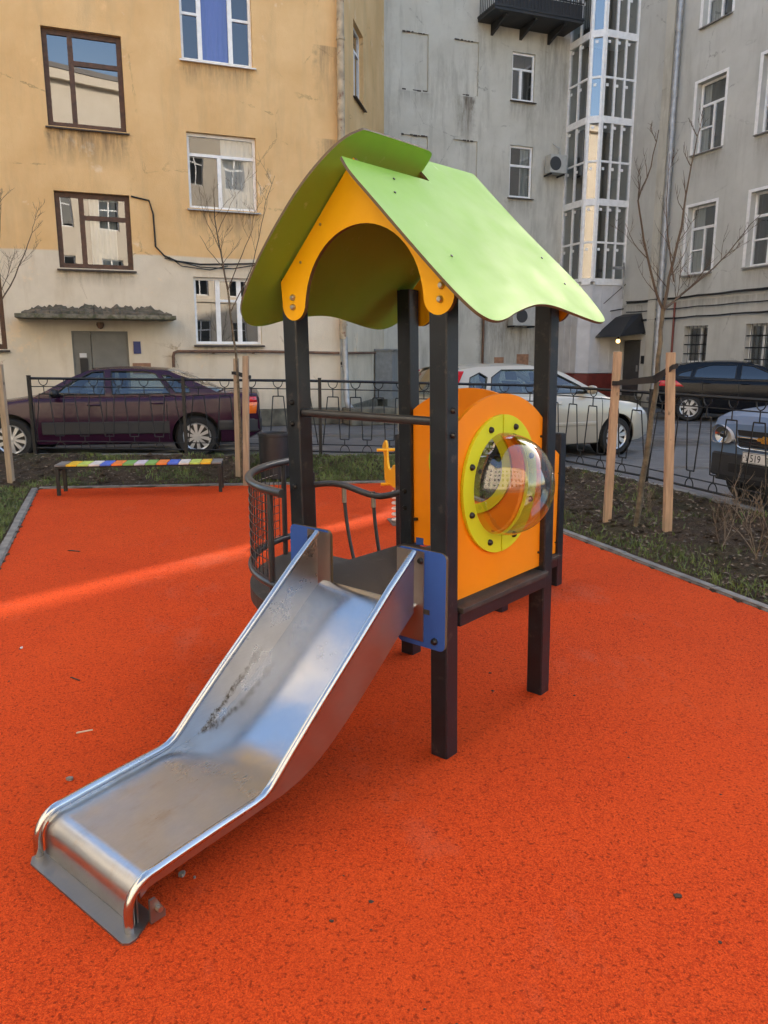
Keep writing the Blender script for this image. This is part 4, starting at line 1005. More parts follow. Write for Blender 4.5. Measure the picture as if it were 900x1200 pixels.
for pl in (((.10, 1.46), (.12, 1.40), (.16, 1.40), (.17, 1.47)), ((.24, 1.47), (.22, 1.41), (.28, 1.38), (.30, 1.48)), ((.33, 1.47), (.34, 1.40)), ((.33, 1.44), (.42, 1.43), (.42, 1.48), (.40, 1.32)), ((.16, 1.36), (.40, 1.37))):
    m.tube([(x - .10, -.006, z) for x, z in pl], .008, 4)
m.build('graffiti', 'cable', house)

# ---- grey house in the middle
GH = 20.0
gh = thing('grey_house', 'weathered grey apartment house with blind windows and a black balcony, behind the roof', 'building', (0, 24.5, 0), ANG)
cl = [(0, .68, 1, .68, .06), (.5, 0, .5, .68, .07)]
gw = [((4.25, 9.42, 5.06, 10.79), [(0, .66, 1, .66, .06), (.42, 0, .42, .66, .09)], 'whiteframe', dict(rev=.12, sill='darksill')),
      ((4.26, 6.57, 5.09, 8.11), [(0, .62, 1, .62, .07)], 'whiteframe', dict(rev=.12, sill='darksill', curtain=[(.55, .95, 'curtain')])),
      ((4.26, 3.75, 5.09, 5.3), cl, 'whiteframe', dict(rev=.12, sill='darksill')), ((4.25, 12.2, 5.1, 14.2), cl, 'whiteframe', dict(rev=.12, room='curtain'))]
gh_holes = [w[0] for w in gw]
blind = [(.57, 9.33, 1.41, 10.88), (2.26, 9.38, 3.08, 10.88), (.55, 6.5, 1.42, 8.09), (2.27, 6.5, 3.10, 8.10), (.55, 12.3, 1.42, 13.9)]
m = MB(); wall(m, -2, 9, 0, GH, gh_holes + blind, rev=.12)
for b in blind: m.add([(b[0], .055, b[1]), (b[2], .055, b[1]), (b[2], .055, b[3]), (b[0], .055, b[3])], [(0, 1, 2, 3)])
for a, b in (((-2, 0), (-2, 10)), ((-2, 10), (9, 10)), ((9, 10), (9, 0))): m.add([(*a, 0), (*b, 0), (*b, GH), (*a, GH)], [(0, 1, 2, 3)])
m.build('wall', 'cwall', gh, recalc=False)
roof_of(gh, [(-2, -.3), (9, -.3), (9, 10), (-2, 10)], GH)
for r_, lay, fr_, kw in gw: window(gh, ID, r_, lay, fr_, **kw)
m = MB(); rg = random.Random(11)
for b in blind:                                                         # ragged broken plaster along the blind openings
    for zz, ww in ((b[3], .5 if b[1] > 8 else .3), (b[1], .4)):
        x = b[0]
        while x < b[2] - .05:
            l = rg.uniform(.05, .16)
            if rg.random() < .75: m.box((x, -.004, zz - rg.uniform(.01, .035)), (min(b[2], x + l), .01, zz + rg.uniform(.004, .02)))
            x += l + rg.uniform(0, .06)
m.split('broken_plaster', 'darksill', gh)
bal_ = MB(); bal_.box((3.02, -1.05, 11.42), (6.05, -.003, 11.50)); bal_.box((3.0, -1.07, 11.50), (6.07, -.003, 11.56)); 
for x in (3.5, 4.5, 5.5): bal_.prism([(-.003, 11.42), (-.9, 11.42), (-.9, 11.36), (-.003, 11.12)], x - .04, x + .04, 'x')
bc = bal_.build('balcony', 'ironbar', gh)
m = MB(); m.bar((3.03, -1.04, 12.45), (6.04, -1.04, 12.45), .05); m.bar((3.03, -1.04, 11.95), (6.04, -1.04, 11.95), .03); m.bar((3.03, -1.04, 12.45), (3.03, 0, 12.45), .05); m.bar((6.04, -1.04, 12.45), (6.04, 0, 12.45), .05)
for i in range(26): x = 3.04 + 3.0 * i / 25; m.bar((x, -1.04, 11.56), (x, -1.04, 12.45), .018)
for i in range(9): y = -1.04 + .115 * i; m.bar((3.03, y, 11.56), (3.03, y, 12.45), .018); m.bar((6.04, y, 11.56), (6.04, y, 12.45), .018)
m.build('railing', 'ironbar', bc)
m = MB(); m.box((3.05, -1.02, 11.58), (6.02, -1.0, 11.92)); m.build('kick_board', 'ironbar', bc)
m = MB(); m.box((3.62, -.05, 11.6), (3.66, -.003, 13.9)); m.box((4.3, -.25, 11.57), (5.2, -.20, 12.5)); m.split('board', 'rail_white', bc)
m = MB(); m.tube([(3.44, -.06, 0), (3.44, -.06, 2.9), (3.44, -.06, 3.05), (9, -.06, 3.05)], .04, 8); m.tube([(1.9, -.05, 0), (1.9, -.05, 5.2)], .035, 8); m.split('pipe', 'pipe', gh, smooth=60)
m = MB(); m.prism([(0, 0)], 0, 0) if False else None
m.box((3.9, -.02, 1.15), (4.25, -.002, 1.55), 0); m.box((4.75, -.02, 1.2), (5.2, -.002, 1.65), 0); m.split('faded_patch', 'notice', gh)
m = MB(); m.box((1.95, .0, .1), (2.9, .02, 2.3)); m.build('recess_shadow_board', 'cabinet', gh) if False else None
def ac(x, z, label, w=.8, h=.55):
    o = thing('air_conditioner', label, 'air conditioner', tuple(ORI['grey_house'] @ Vector((x, -.30, z))), ANG, 'air conditioner units on the grey house')
    m = MB(); m.box((-w / 2, -.16, -h / 2), (w / 2, .16, h / 2)); m.build('casing', 'acwhite', o, bevel=.02)
    m = MB(); m.lathe([(.0, -.172), (.05, -.172), (.2, -.168), (.21, -.161)], 20, 'y', (-.12, 0, 0)); m.build('fan_grille', 'acdark', o)
    m = MB(); m.box((-w / 2 + .05, -.12, -h / 2 - .05), (-w / 2 + .09, .298, -h / 2 - .002)); m.box((w / 2 - .09, -.12, -h / 2 - .05), (w / 2 - .05, .298, -h / 2 - .002)); m.split('bracket', 'ironbar', o)
    m = MB(); m.tube([(w / 2 - .1, .1, h / 2), (w / 2 - .12, .12, h / 2 + .25), (w / 2 - .3, .27, h / 2 + .42)], .02, 6); m.build('hose', 'acwhite', o)
ac(5.78, 7.58, 'air conditioner unit on the grey wall beside the glazed bay', .62, .55)
ac(4.75, 2.86, 'air conditioner unit low on the grey wall under the green eave', .9, .6)

# ---- pale grey wing on the right
WD = math.atan2(-.934, .358)
wing = thing('grey_wing', 'pale grey plastered wing with white windows, downpipe and barred ground floor, at right', 'building', (7.8, 26, 0), WD)
WH = 19.5; EW = 6.34
cw = [(0, .68, 1, .68, .07), (.5, 0, .5, .68, .07), (0, .36, .5, .36, .04)]
wv = []
for z0, z1 in ((3.92, 5.78), (7.20, 9.05), (10.48, 12.3), (13.8, 15.6)):
    wv.append(((2.73, z0, 3.80, z1), cw)); wv.append(((5.02, z0, 6.12, z1), cw))
bars_ = [((2.93, 1.40, 3.87, 2.45), [(.55, 0, .55, 1, .08)]), ((5.24, 1.20, 6.2, 2.44), [(.5, 0, .5, 1, .08)])]
wd_r = (.14, .14, 1.04, 2.10)
m = MB(); wall(m, -1.6, EW, 0, WH, [w[0] for w in wv] + [b[0] for b in bars_] + [wd_r], rev=.22)
# the unseen end wall is slanted to let the sun streak past; the block is a parallelogram in plan
sd = Vector((.62, .785, 0)); loc = lambda v: Matrix.Rotation(-WD, 4, 'Z') @ v
e_ = Vector((EW, 0, 0)); f_ = e_ + loc(sd * 14); g_ = Vector((-1.6, 12, 0)) 
for a, b in ((e_, f_), (f_, g_), (g_, Vector((-1.6, 0, 0)))): m.add([(a.x, a.y, 0), (b.x, b.y, 0), (b.x, b.y, WH), (a.x, a.y, WH)], [(0, 1, 2, 3)])
m.box((-1.6, -.16, 0), (1.55, -.003, WH), 0)  if False else None
m.build('wall', 'wwall', wing, recalc=False)
roof_of(wing, [(-1.6, -.3), (EW, -.3), (f_.x, f_.y), (g_.x, g_.y)], WH)
for k_, (r_, lay) in enumerate(wv):
    f = window(wing, ID, r_, lay, 'whiteframe', curtain=((), [(.04, .4, 'curtain')], [(.55, .96, 'curtain')], [(.03, .25, 'curtain'), (.74, .97, 'curtain')])[(k_ * 3 + 1) % 4], rev=.22, sill='sill', pane='pane', re=.03)
    m = MB(); x0, z0, x1, z1 = r_; m.box((x0 - .10, -.012, z0), (x0 - .002, .0, z1 + .08)); m.box((x1 + .002, -.012, z0), (x1 + .08, .0, z1 + .08)); m.box((x0 - .002, -.012, z1 + .002), (x1 + .002, .0, z1 + .08)); m.split('surround', 'whiteframe', f)
for r_, lay in bars_:
    f = window(wing, ID, r_, lay, 'whiteframe', rev=.22, sill='sill', re=.03)
    m = MB(); x0, z0, x1, z1 = r_
    for i in range(1, 6): x = x0 + (x1 - x0) * i / 6; m.bar((x, .05, z0), (x, .05, z1), .018)
    for i in range(1, 4): z = z0 + (z1 - z0) * i / 4; m.bar((x0, .05, z), (x1, .05, z), .024)
    m.build('grille', 'iron', f)
m = MB(); x0, z0, x1, z1 = wd_r; m.box((x0 + .02, .06, z0), (x1 - .02, .12, z1 - .03)); dd_ = m.build('door', 'darkdoor', wing, bevel=.01)
m = MB(); m.box((x0 + .7, .03, 1.1), (x0 + .76, .06, 1.3)); m.build('handle', 'tin', dd_)
m = MB(); m.prism([(.0, 2.20), (0, 2.24), (.28, 2.74), (.72, 2.74), (1.06, 2.30), (1.06, 2.20)], -.012, -.002, 'y') ; V_ = [(-.05, -.95, 2.22), (1.15, -.95, 2.22), (1.15, -.01, 2.35), (.85, -.01, 2.86), (.25, -.01, 2.86), (-.05, -.01, 2.35)]
m = MB(); m.add([(-.10, -1.0, 2.18), (1.25, -1.0, 2.18), (1.25, -.005, 2.30), (-.10, -.005, 2.30), (.15, -.35, 2.82), (.95, -.35, 2.82), (1.0, -.005, 2.92), (.10, -.005, 2.92)],
             [(0, 1, 5, 4), (1, 2, 6, 5), (3, 0, 4, 7), (4, 5, 6, 7), (0, 3, 2, 1)]); cn = m.build('canopy', 'awning', wing)
m = MB(); m.lathe([(0, -.07), (.05, -.05), (.07, 0), (.05, .05), (0, .07)], 14, 'z', (.55, -.50, 2.06)); m.build('bulb', 'bulb', cn, smooth=60)
m = MB(); m.tube([(.55, -.5, 2.12), (.55, -.5, 2.2)], .03, 8); m.build('lamp_holder', 'iron', cn)
m = MB(); m.box((1.16, -.06, 1.35), (1.30, -.003, 1.6)); m.build('meter_box', 'iron', wing)
m = MB(); m.tube([(1.97, -.14, WH), (1.96, -.14, .5), (1.98, -.2, .35), (2.0, -.35, .28)], .085, 12)
for z in (1.3, 3.6, 5.4, 7.4, 8.9, 10.6): m.lathe([(.086, z), (.098, z), (.098, z + .05), (.086, z + .05)], 12, 'z', (1.965, -.14, 0))
m.build('downpipe', 'tin', wing, smooth=50)
m = MB(); m.box((1.36, -.09, 0), (1.72, -.003, WH)); m.build('pilaster', 'cwall', wing)
m = MB(); m.tube([(2.55, -.06, .0), (2.53, -.06, 3.16)], .032, 8); m.build('red_pipe', 'redpipe', wing, smooth=50)
m = MB()
for k, (za, zb, r_) in enumerate(((3.27, 3.34, .028), (2.98, 3.02, .016), (2.70, 2.75, .022), (2.74, 2.72, .010), (3.31, 3.30, .014))):
    m.tube([(.3 + 6.3 * i / 14, -.05 - .01 * k, za + (zb - za) * i / 14 - .02 * abs(math.sin(i * .9))) for i in range(15)], r_, 5)
m.tube([(1.1, -.05, 2.3), (1.4, -.06, 2.25), (1.42, -.06, 2.55), (1.3, -.05, 2.72)], .012, 5); m.build('cable', 'cable', wing)
m = MB(); m.tube([(.25, -.2, 3.4), (.25, -.2, 4.3), (.35, -.3, 4.5)], .03, 6); m.box((.38, -.75, 4.28), (.50, -.45, 4.36)); m.bar((.42, -.5, 4.3), (.3, -.2, 4.35), .03); m.build('camera_arm', 'tin', wing)
m = MB(); m.box((-.2, -.07, 0), (EW, -.003, .32)) ; m.build('plinth', 'plinth', wing, bevel=.01)

# ---- glazed bay in the corner
bay = thing('glazed_bay', 'tall glazed white bay with chamfered corner over white cladding and a dark red base', 'bay', (7.8, 26, 0), ANG)
BP = [(0, 0), (-1.20, 0), (-1.51, .257), (-1.51, 1.375)]
BTOP = 18.6; levels = [3.93 + 2.40 * k for k in range(7)]
fr = MB(); pn = MB(); cl_ = MB(); rd = MB()
for i, (a, b, cols) in enumerate(((BP[1], BP[0], 3), (BP[2], BP[1], 1), (BP[3], BP[2], 2))):
    A = Vector((*a, 0)); B_ = Vector((*b, 0)); L_ = (B_ - A).length; mx = Matrix.Translation(A) @ Matrix.Rotation(math.atan2(B_.y - A.y, B_.x - A.x), 4, 'Z')
    for q in (fr, pn, cl_, rd): q.M = mx
    cx = .065
    fr.box((-.005, -.03, 3.93), (cx, .06, BTOP)); fr.box((L_ - cx, -.03, 3.93), (L_ + .005, .06, BTOP))
    for z in levels: fr.box((cx, -.045, z - .10), (L_ - cx, .05, z + .10)); fr.box((cx, -.02, z + 1.17), (L_ - cx, .04, z + 1.23)) if z + 1.2 < BTOP else None
    for k in range(1, cols): x = cx + (L_ - 2 * cx) * k / cols; fr.box((x - .034, -.026, 4.0), (x + .034, .042, BTOP))
    for z in levels[:-1]:                                              # little vent plates in the pane corners
        for hh in (0, 1.2):
            for k in range(cols): x = cx + (L_ - 2 * cx) * k / cols + .05; fr.box((x, -.005, z + hh + .95), (x + .09, .01, z + hh + 1.03))
    pn.add([(cx, .012, 3.95), (L_ - cx, .012, 3.95), (L_ - cx, .012, BTOP), (cx, .012, BTOP)], [(0, 1, 2, 3)])
    cl_.box((0, 0, 1.04), (L_, .05, 3.83)); k = max(1, round(L_ / .38))
    for j in range(k + 1): x = L_ * j / k; cl_.box((x - .02, -.015, 1.04), (x + .02, -.001, 3.83))
    cl_.box((0, -.018, 2.55), (L_, -.016, 2.60)); rd.box((-.04, -.06, 0), (L_ + .04, .06, 1.02))
fr.M = pn.M = cl_.M = rd.M = ID
fr.build('frame', 'whiteframe', bay); pn.build('pane', 'pane', bay, recalc=False); cl_.build('cladding', 'baypanel', bay); rd.build('plinth', 'bayred', bay)
m = MB()
for z in levels[:-1]: m.box((-1.45, .15, z - .08), (-.02, 1.37, z + .05))
m.prism([(0, .0), (-1.2, 0), (-1.51, .257), (-1.51, 1.375), (0, 1.375)], BTOP, BTOP + .15); m.build('floor_slab', 'whiteframe', bay)
m = MB(); m.box((-1.2, .9, 3.9), (-.02, 1.3, BTOP)); m.split('interior', 'interior', bay)
m = MB(); m.tube([(-.75, -.03, 3.25), (.1, -.12, 3.95)], .012, 5); m.tube([(-.5, -.06, 3.02), (.6, -.1, 3.2)], .018, 5); m.build('cable', 'cable', bay)

# ---- the rest of the courtyard, behind the photographer: it shows in the reflections; two added blocks ahead shape the sun streak
def block(name, label, loc, rz, L_, D_, h, cols, floors, wallm, frame='whiteframe', w=1.3, wh=1.8, z0=2.0):
    o = thing(name, label, 'building', loc, rz); m = MB(); holes = []
    for c in range(cols):
        for fl in range(floors):
            x = L_ * (c + .5) / cols; z = z0 + 3.4 * fl; holes.append((x - w / 2, z, x + w / 2, z + wh))
    wall(m, 0, L_, 0, h, holes, rev=.15)
    for a, b in (((0, 0), (0, D_)), ((0, D_), (L_, D_)), ((L_, D_), (L_, 0))): m.add([(*a, 0), (*b, 0), (*b, h), (*a, h)], [(0, 1, 2, 3)])
    m.build('wall', wallm, o, recalc=False); roof_of(o, [(-.3, -.4), (L_ + .3, -.4), (L_ + .3, D_), (-.3, D_)], h)
    m = MB(); m.box((-.2, -.35, h - .5), (L_ + .2, -.003, h - .02)); m.box((0, -.12, 5.0), (L_, -.003, 5.2)); m.split('cornice', wallm, o)
    proto = None
    for hq in holes:
        if proto is None:
            m = MB(); W2, H2 = w, wh; m.box((-W2 / 2, .1, 0), (-W2 / 2 + .07, .15, H2)); m.box((W2 / 2 - .07, .1, 0), (W2 / 2, .15, H2)); m.box((-W2 / 2, .1, 0), (W2 / 2, .149, .07)); m.box((-W2 / 2, .1, H2 - .07), (W2 / 2, .149, H2)); m.box((-.035, .098, 0), (.035, .148, H2)); m.box((-W2 / 2, .099, H2 * .66), (W2 / 2, .147, H2 * .66 + .07))
            proto = m.build('window', frame, o); m = MB(); m.add([(-W2 / 2, .13, 0), (W2 / 2, .13, 0), (W2 / 2, .13, H2), (-W2 / 2, .13, H2)], [(0, 1, 2, 3)]); pp = m.build('pane', 'darkglass', proto, recalc=False)
            m = MB(); m.box((-W2 / 2 - .1, .4, -.1), (W2 / 2 + .1, .42, H2 + .1)); rp = m.build('room', 'interior', proto)
            f = proto
        else:
            f = proto.copy(); COL.objects.link(f)
            for ch in (pp, rp): c2 = ch.copy(); COL.objects.link(c2); c2.parent = f
        f.location = ((hq[0] + hq[2]) / 2, 0, hq[1])
    return o
block('cream_house', 'cream sunlit apartment house mirrored in the bubble window', (20, -13, 0), R(180), 40, 10, 17, 14, 4, 'cream')
SX, SY = .647, .762                     # bearing of the low sun
kx = Vector((-1.58, 6.1, 0)) + Vector((SX, SY, 0)) * 45 + Vector((SY, -SX, 0)) * .17
block('added_sun_blocker', 'unseen grey block added to bound the sun streak, beyond the end of the wing', tuple(kx), math.atan2(-SX, SY), 46, 10, 25, 10, 4, 'wwall')  # unseen block added to hold back the sun right of the streak
ky = kx - Vector((SY, -SX, 0)) * 14 + Vector((SX, SY, 0)) * .3
block('added_low_sun_blocker', 'lower unseen grey block added to cut the sun streak short, left of the taller one', tuple(ky), math.atan2(-SX, SY), 13.9, 10, 17.4, 4, 4, 'wwall')  # added in the gap to keep the sun streak off the road
block('side_house', 'cream house closing the courtyard on the left, beyond the picture', (-8.1, -16.1, 0), math.atan2(.934, -.358), 30, 10, 19.3, 8, 4, 'cream')

# ================================================================== cars
def lerp_list(pl, x):
    if x >= pl[0][0]: return pl[0][1]
    for a, b in zip(pl, pl[1:]):
        if b[0] <= x <= a[0]: return a[1] + (b[1] - a[1]) * (a[0] - x) / (a[0] - b[0] + 1e-9)
    return pl[-1][1]
def car(name, label, loc, rz, P):
    """local axes: x forward, y left, z up; origin on the ground under the rear axle"""
    o = thing(name, label, 'car', (*loc, 0), rz); W = P['W']; xn, xt = P['nose'], P['tail']; wb = P['wb']; zb = P.get('zb', .20)
    top = P['top']; rw = P['r']
    def hw(x):
        a = max(0, (x - (xn - .75)) / .75); b = max(0, ((xt + .6) - x) / .6)
        return W * (1 - P.get('kn', .16) * a ** 2.4 - P.get('kt', .10) * b ** 2.4)
    def zbot(x):
        a = max(0, (x - (xn - .5)) / .5); b = max(0, ((xt + .5) - x) / .5); return zb + .10 * a ** 2 + .16 * b ** 2
    xs = sorted({xn, xn - .02, xn - .06, xn - .14, xn - .28, xn - .45, xt, xt + .02, xt + .06, xt + .14, xt + .28, xt + .45} | {xt + (xn - xt) * i / 34 for i in range(1, 34)} | {p[0] for p in top}, reverse=True)
    xs = [x for i, x in enumerate(xs) if i == 0 or xs[i - 1] - x > .012]
    sh = P.get('shoulder', .10)
    def section(x):
        w = hw(x); z0 = zbot(x); z1 = lerp_list(top, x); h = z1 - z0
        half = [(w * .86, z0), (w * .955, z0 + .03), (w * .985, z0 + .12), (w, z0 + h * .42), (w * 1.0, z0 + h * .62), (w * .985, z1 - sh), (w * .962, z1 - sh * .45), (w * .93, z1 - sh * .16), (w * .86, z1), (w * .5, z1 + .018), (0, z1 + .024)]
        return half
    bm_ = MB(); V_ = []
    for x in xs:
        h = section(x); V_ += [(x, y, z) for y, z in h] + [(x, -y, z) for y, z in h[-2::-1]]
    ns = 21; F_ = [(i * ns + k, i * ns + (k + 1) % ns, (i + 1) * ns + (k + 1) % ns, (i + 1) * ns + k) for i in range(len(xs) - 1) for k in range(ns)]
    F_ += [tuple(range(ns)), tuple((len(xs) - 1) * ns + k for k in range(ns))]
    bm_.add(V_, F_); body = bm_.build('body', P['paint'], o)
    cut = MB()
    for x in (0, wb):
        for sy in (1, -1): cut.lathe([(0, sy * (W - .30)), (rw + .055, sy * (W - .30)), (rw + .055, sy * (W + .2)), (0, sy * (W + .2))], 40, 'y', (x, 0, rw + .01))
    co = cut.build('cutter', 'trim'); co.parent = o
    md = body.modifiers.new('arches', 'BOOLEAN'); md.operation = 'DIFFERENCE'; md.object = co; md.solver = 'EXACT'
    bpy.context.view_layer.update(); dg = bpy.context.evaluated_depsgraph_get()
    me = bpy.data.meshes.new_from_object(body.evaluated_get(dg)); body.modifiers.clear(); body.data = me; bpy.data.objects.remove(co)
    me.polygons.foreach_set('use_smooth', [True] * len(me.polygons)); me.set_sharp_from_angle(angle=R(32))
    # arches' dark lining
    m = MB()
    for x in (0, wb):
        for sy in (1, -1): m.lathe([(.06, sy * (W - .28)), (rw + .045, sy * (W - .28)), (rw + .050, sy * (W - .05))], 30, 'y', (x, 0, rw + .01))
    m.split('arch_liner', 'trim', o, recalc=False)
    # wheels
    for x in (0, wb):
        for sy in (1, -1):
            m = MB(); y1 = sy * (W - .02); y0 = sy * (W - .22)
            m.lathe([(rw * .66, y1 - sy * .02), (rw * .70, y1), (rw * .90, y1 + sy * .004), (rw * .98, y1 - sy * .03), (rw, y1 - sy * .06), (rw, y0), (rw * .6, y0)], 36, 'y', (x, 0, rw)); wh = m.build('wheel', 'tyre', o, smooth=50)
            m = MB(); m.lathe([(0, y1 - sy * .055), (rw * .60, y1 - sy * .06), (rw * .66, y1 - sy * .03)], 30, 'y', (x, 0, rw), mi=1)
            m.lathe([(rw * .60, y1 - sy * .02), (rw * .665, y1 - sy * .003), (rw * .68, y1 - sy * .015)], 36, 'y', (x, 0, rw), mi=0); m.lathe([(0, y1 - sy * .004), (rw * .12, y1 - sy * .006), (rw * .14, y1 - sy * .05)], 16, 'y', (x, 0, rw), mi=0)
            ns_ = P.get('spokes', 10)
            for k in range(ns_):
                t = 2 * math.pi * k / ns_ + .2; ca, sa = math.cos(t), math.sin(t); w0, w1 = P.get('sw', (.020, .038)); r0, r1 = rw * .10, rw * .62
                pts = [(r0, -w0), (r1, -w1), (r1, w1), (r0, w0)]; ya, yb_ = y1 - sy * .012, y1 - sy * .05
                q = [(x + a * ca - b * sa, y, rw + a * sa + b * ca) for y in (ya, yb_) for a, b in pts]
                m.add(q, [(0, 1, 2, 3), (7, 6, 5, 4), (0, 4, 5, 1), (1, 5, 6, 2), (2, 6, 7, 3), (3, 7, 4, 0)], 0)
            m.build('rim', ['alloy', 'hubdark'], wh)
    # cabin: side frames with window openings, roof, front and rear glass
    zs = P['belt']; zr = P['roofz']; wb_ = W * P.get('wbelt', .90); wr = W * P.get('wroof', .70)
    def yy(z): return wb_ + (wr - wb_) * max(0, min(1.05, (z - zs) / (zr - zs))) ** 1.25
    outl, wn = P['cabin'], P['windows']
    for sy in (1, -1):
        def mp(p, off): return (p[0], sy * (yy(p[1]) - off), p[1])
        dens = lambda l: [(a[0] + (b[0] - a[0]) * k / 4, a[1] + (b[1] - a[1]) * k / 4) for a, b in zip(l, l[1:] + l[:1]) for k in range(4)]
        loops = [dens(outl)] + [dens(w_) for w_ in wn]; flat = [p for l in loops for p in l]; n = len(flat)
        tris = tessellate_polygon([[Vector((p[0], p[1], 0)) for p in l] for l in loops]); m = MB()
        m.add([mp(p, 0) for p in flat] + [mp(p, .045) for p in flat], [tuple(t) for t in tris] + [tuple(i + n for i in reversed(t)) for t in tris]); k0 = 0
        for l in loops:
            k = len(l); m.add([mp(p, 0) for p in l] + [mp(p, .045) for p in l], [(i, (i + 1) % k, k + (i + 1) % k, k + i) for i in range(k)]); k0 += k
        m.build('pillar_frame', P.get('pillar', P['paint']), o, smooth=30)
        for w_ in wn:
            l = dens(w_); m = MB(); tr = tessellate_polygon([[Vector((p[0], p[1], 0)) for p in l]]); m.add([mp(p, .018) for p in l], [tuple(t) for t in tr]); wg = m.build('side_window', P['glass'], o, recalc=False)
            m = MB(); m.tube([mp(p, -.001) for p in l + l[:1]], .009, 5); m.build('seal', 'trim', wg)
    A, B, C, D = P['A'], P['B'], P['C'], P['D']
    m = MB(); roofline = P['roofline']
    def roof_pt(s, t): x = roofline[0][0] + (roofline[-1][0] - roofline[0][0]) * s; z = lerp_list(roofline, x); y = (2 * t - 1); return (x, y * (yy(z) + .002), z + .035 * (1 - y * y))
    m.grid(roof_pt, 14, 10); m.build('roof', P['paint'], o, smooth=60)
    m = MB(); ins = .03
    m.grid(lambda s, t: (A[0] + (B[0] - A[0]) * s + .10 * (1 - (2 * t - 1) ** 2) * (1 - s * .6), (2 * t - 1) * (yy(A[1] + (B[1] - A[1]) * s) - ins), A[1] + (B[1] - A[1]) * s + .03 * (1 - (2 * t - 1) ** 2)), 6, 8); m.build('windscreen', P['glass'], o, smooth=60, recalc=False)
    m = MB(); m.grid(lambda s, t: (C[0] + (D[0] - C[0]) * s - .08 * (1 - (2 * t - 1) ** 2) * (.4 + s * .6), (2 * t - 1) * (yy(C[1] + (D[1] - C[1]) * s) - ins), C[1] + (D[1] - C[1]) * s + .03 * (1 - (2 * t - 1) ** 2)), 6, 8); m.build('rear_window', P['glass'], o, smooth=60, recalc=False)
    m = MB(); xa, xd = A[0] - .15, D[0] + .25; m.box((xd, -wb_ + .08, zs - .02), (xa, wb_ - .08, zs + .004)); m.box((A[0] - .45, -wb_ + .1, zs), (A[0] - .05, wb_ - .1, zs + .06)); m.build('dashboard', 'seat', o)
    for sx in P.get('seats', ()):
        for y in (-.36, .36):
            m = MB(); m.prism([(sx, zs - .02), (sx + .12, zs - .02), (sx + .04, zs + .22), (sx - .06, zs + .22)], y - .22, y + .22, 'y'); m.prism([(sx - .04, zs + .24), (sx + .05, zs + .24), (sx + .01, zs + .38), (sx - .07, zs + .38)], y - .12, y + .12, 'y'); m.split('seat', 'seat', o, bevel=.015)
    def side(x, f): # point on the flank
        s = section(x); z0, z1 = s[0][1], s[8][1]; z = z0 + (z1 - z0) * f
        for a, b in zip(s, s[1:]):
            if a[1] <= z <= b[1]: return (a[0] + (b[0] - a[0]) * (z - a[1]) / (b[1] - a[1] + 1e-9), z)
        return (s[4][0], z)
    def sidez(x, z): s = section(x); return side(x, (z - s[0][1]) / (s[8][1] - s[0][1]))
    for sy in (1, -1):
        m = MB()
        for x in P.get('seams', ()):
            m.tube([(x + .03 * math.sin(f * 2.5), sy * (side(x, f)[0] + .0005), side(x, f)[1]) for f in [.10 + .86 * i / 12 for i in range(13)]], .006, 4)
        m.split('door_seam', 'trim', o)
        for (x, z) in P.get('handles', ()):
            m = MB(); m.tube([(x + dx, sy * (sidez(x, z)[0] + h), z + .002) for dx, h in ((-.10, -.004), (-.07, .022), (.07, .022), (.10, -.004))], .013, 6); m.build('door_handle', P.get('handlemat', P['paint']), o, smooth=50)
        if 'mould' in P:
            x0, x1, za, zb_ = P['mould']; m = MB(); n = 16; V_ = []
            for i in range(n + 1):
                x = x0 + (x1 - x0) * i / n
                for z, e in ((za, .001), (za + .01, .014), (zb_ - .01, .014), (zb_, .001)): V_.append((x, sy * (sidez(x, z)[0] + e), z))
            m.add(V_, [(i * 4 + k, (i + 1) * 4 + k, (i + 1) * 4 + k + 1, i * 4 + k + 1) for i in range(n) for k in range(3)]); m.build('side_moulding', P.get('mouldmat', 'cladding'), o, smooth=40)
        if 'mirror' in P:
            x, z = P['mirror']; y = yy(z); m = MB(); m.tube([(x - .02, sy * (y - .03), z - .04), (x - .01, sy * (y + .08), z)], .025, 6, mi=1)
            m.lathe([(0, -.05), (.06, -.045), (.092, -.01), (.09, .03), (.07, .05), (0, .055)], 16, 'x', (0, 0, 0), mi=0)
            k = len(m.v) - 96; m.v[k:] = [(x + p[0], sy * (y + .16) + p[1] * 1.25, z + .02 + p[2] * .8) for p in m.v[k:]]; m.build('wing_mirror', [P.get('mirrormat', P['paint']), 'trim'], o, smooth=60)
    for nm, mt, pts, e in P.get('patches', ()):                              # lamps: patches laid over the flank
        for sy in (1, -1):
            m = MB(); n = 6; (xa0, xa1), (xb0, xb1), z0, z1 = pts; V_ = []
            for i in range(n + 1):
                for j in range(n + 1):
                    z = z0 + (z1 - z0) * j / n; l = xa0 + (xb0 - xa0) * j / n; r_ = xa1 + (xb1 - xa1) * j / n; x = l + (r_ - l) * i / n; ed = e if 0 < i < n and 0 < j < n else .0
                    V_.append((x, sy * (sidez(x, z)[0] + ed + .001), z))
            m.add(V_, [(i * (n + 1) + j, (i + 1) * (n + 1) + j, (i + 1) * (n + 1) + j + 1, i * (n + 1) + j + 1) for i in range(n) for j in range(n)]); m.build(nm, mt, o, smooth=60)
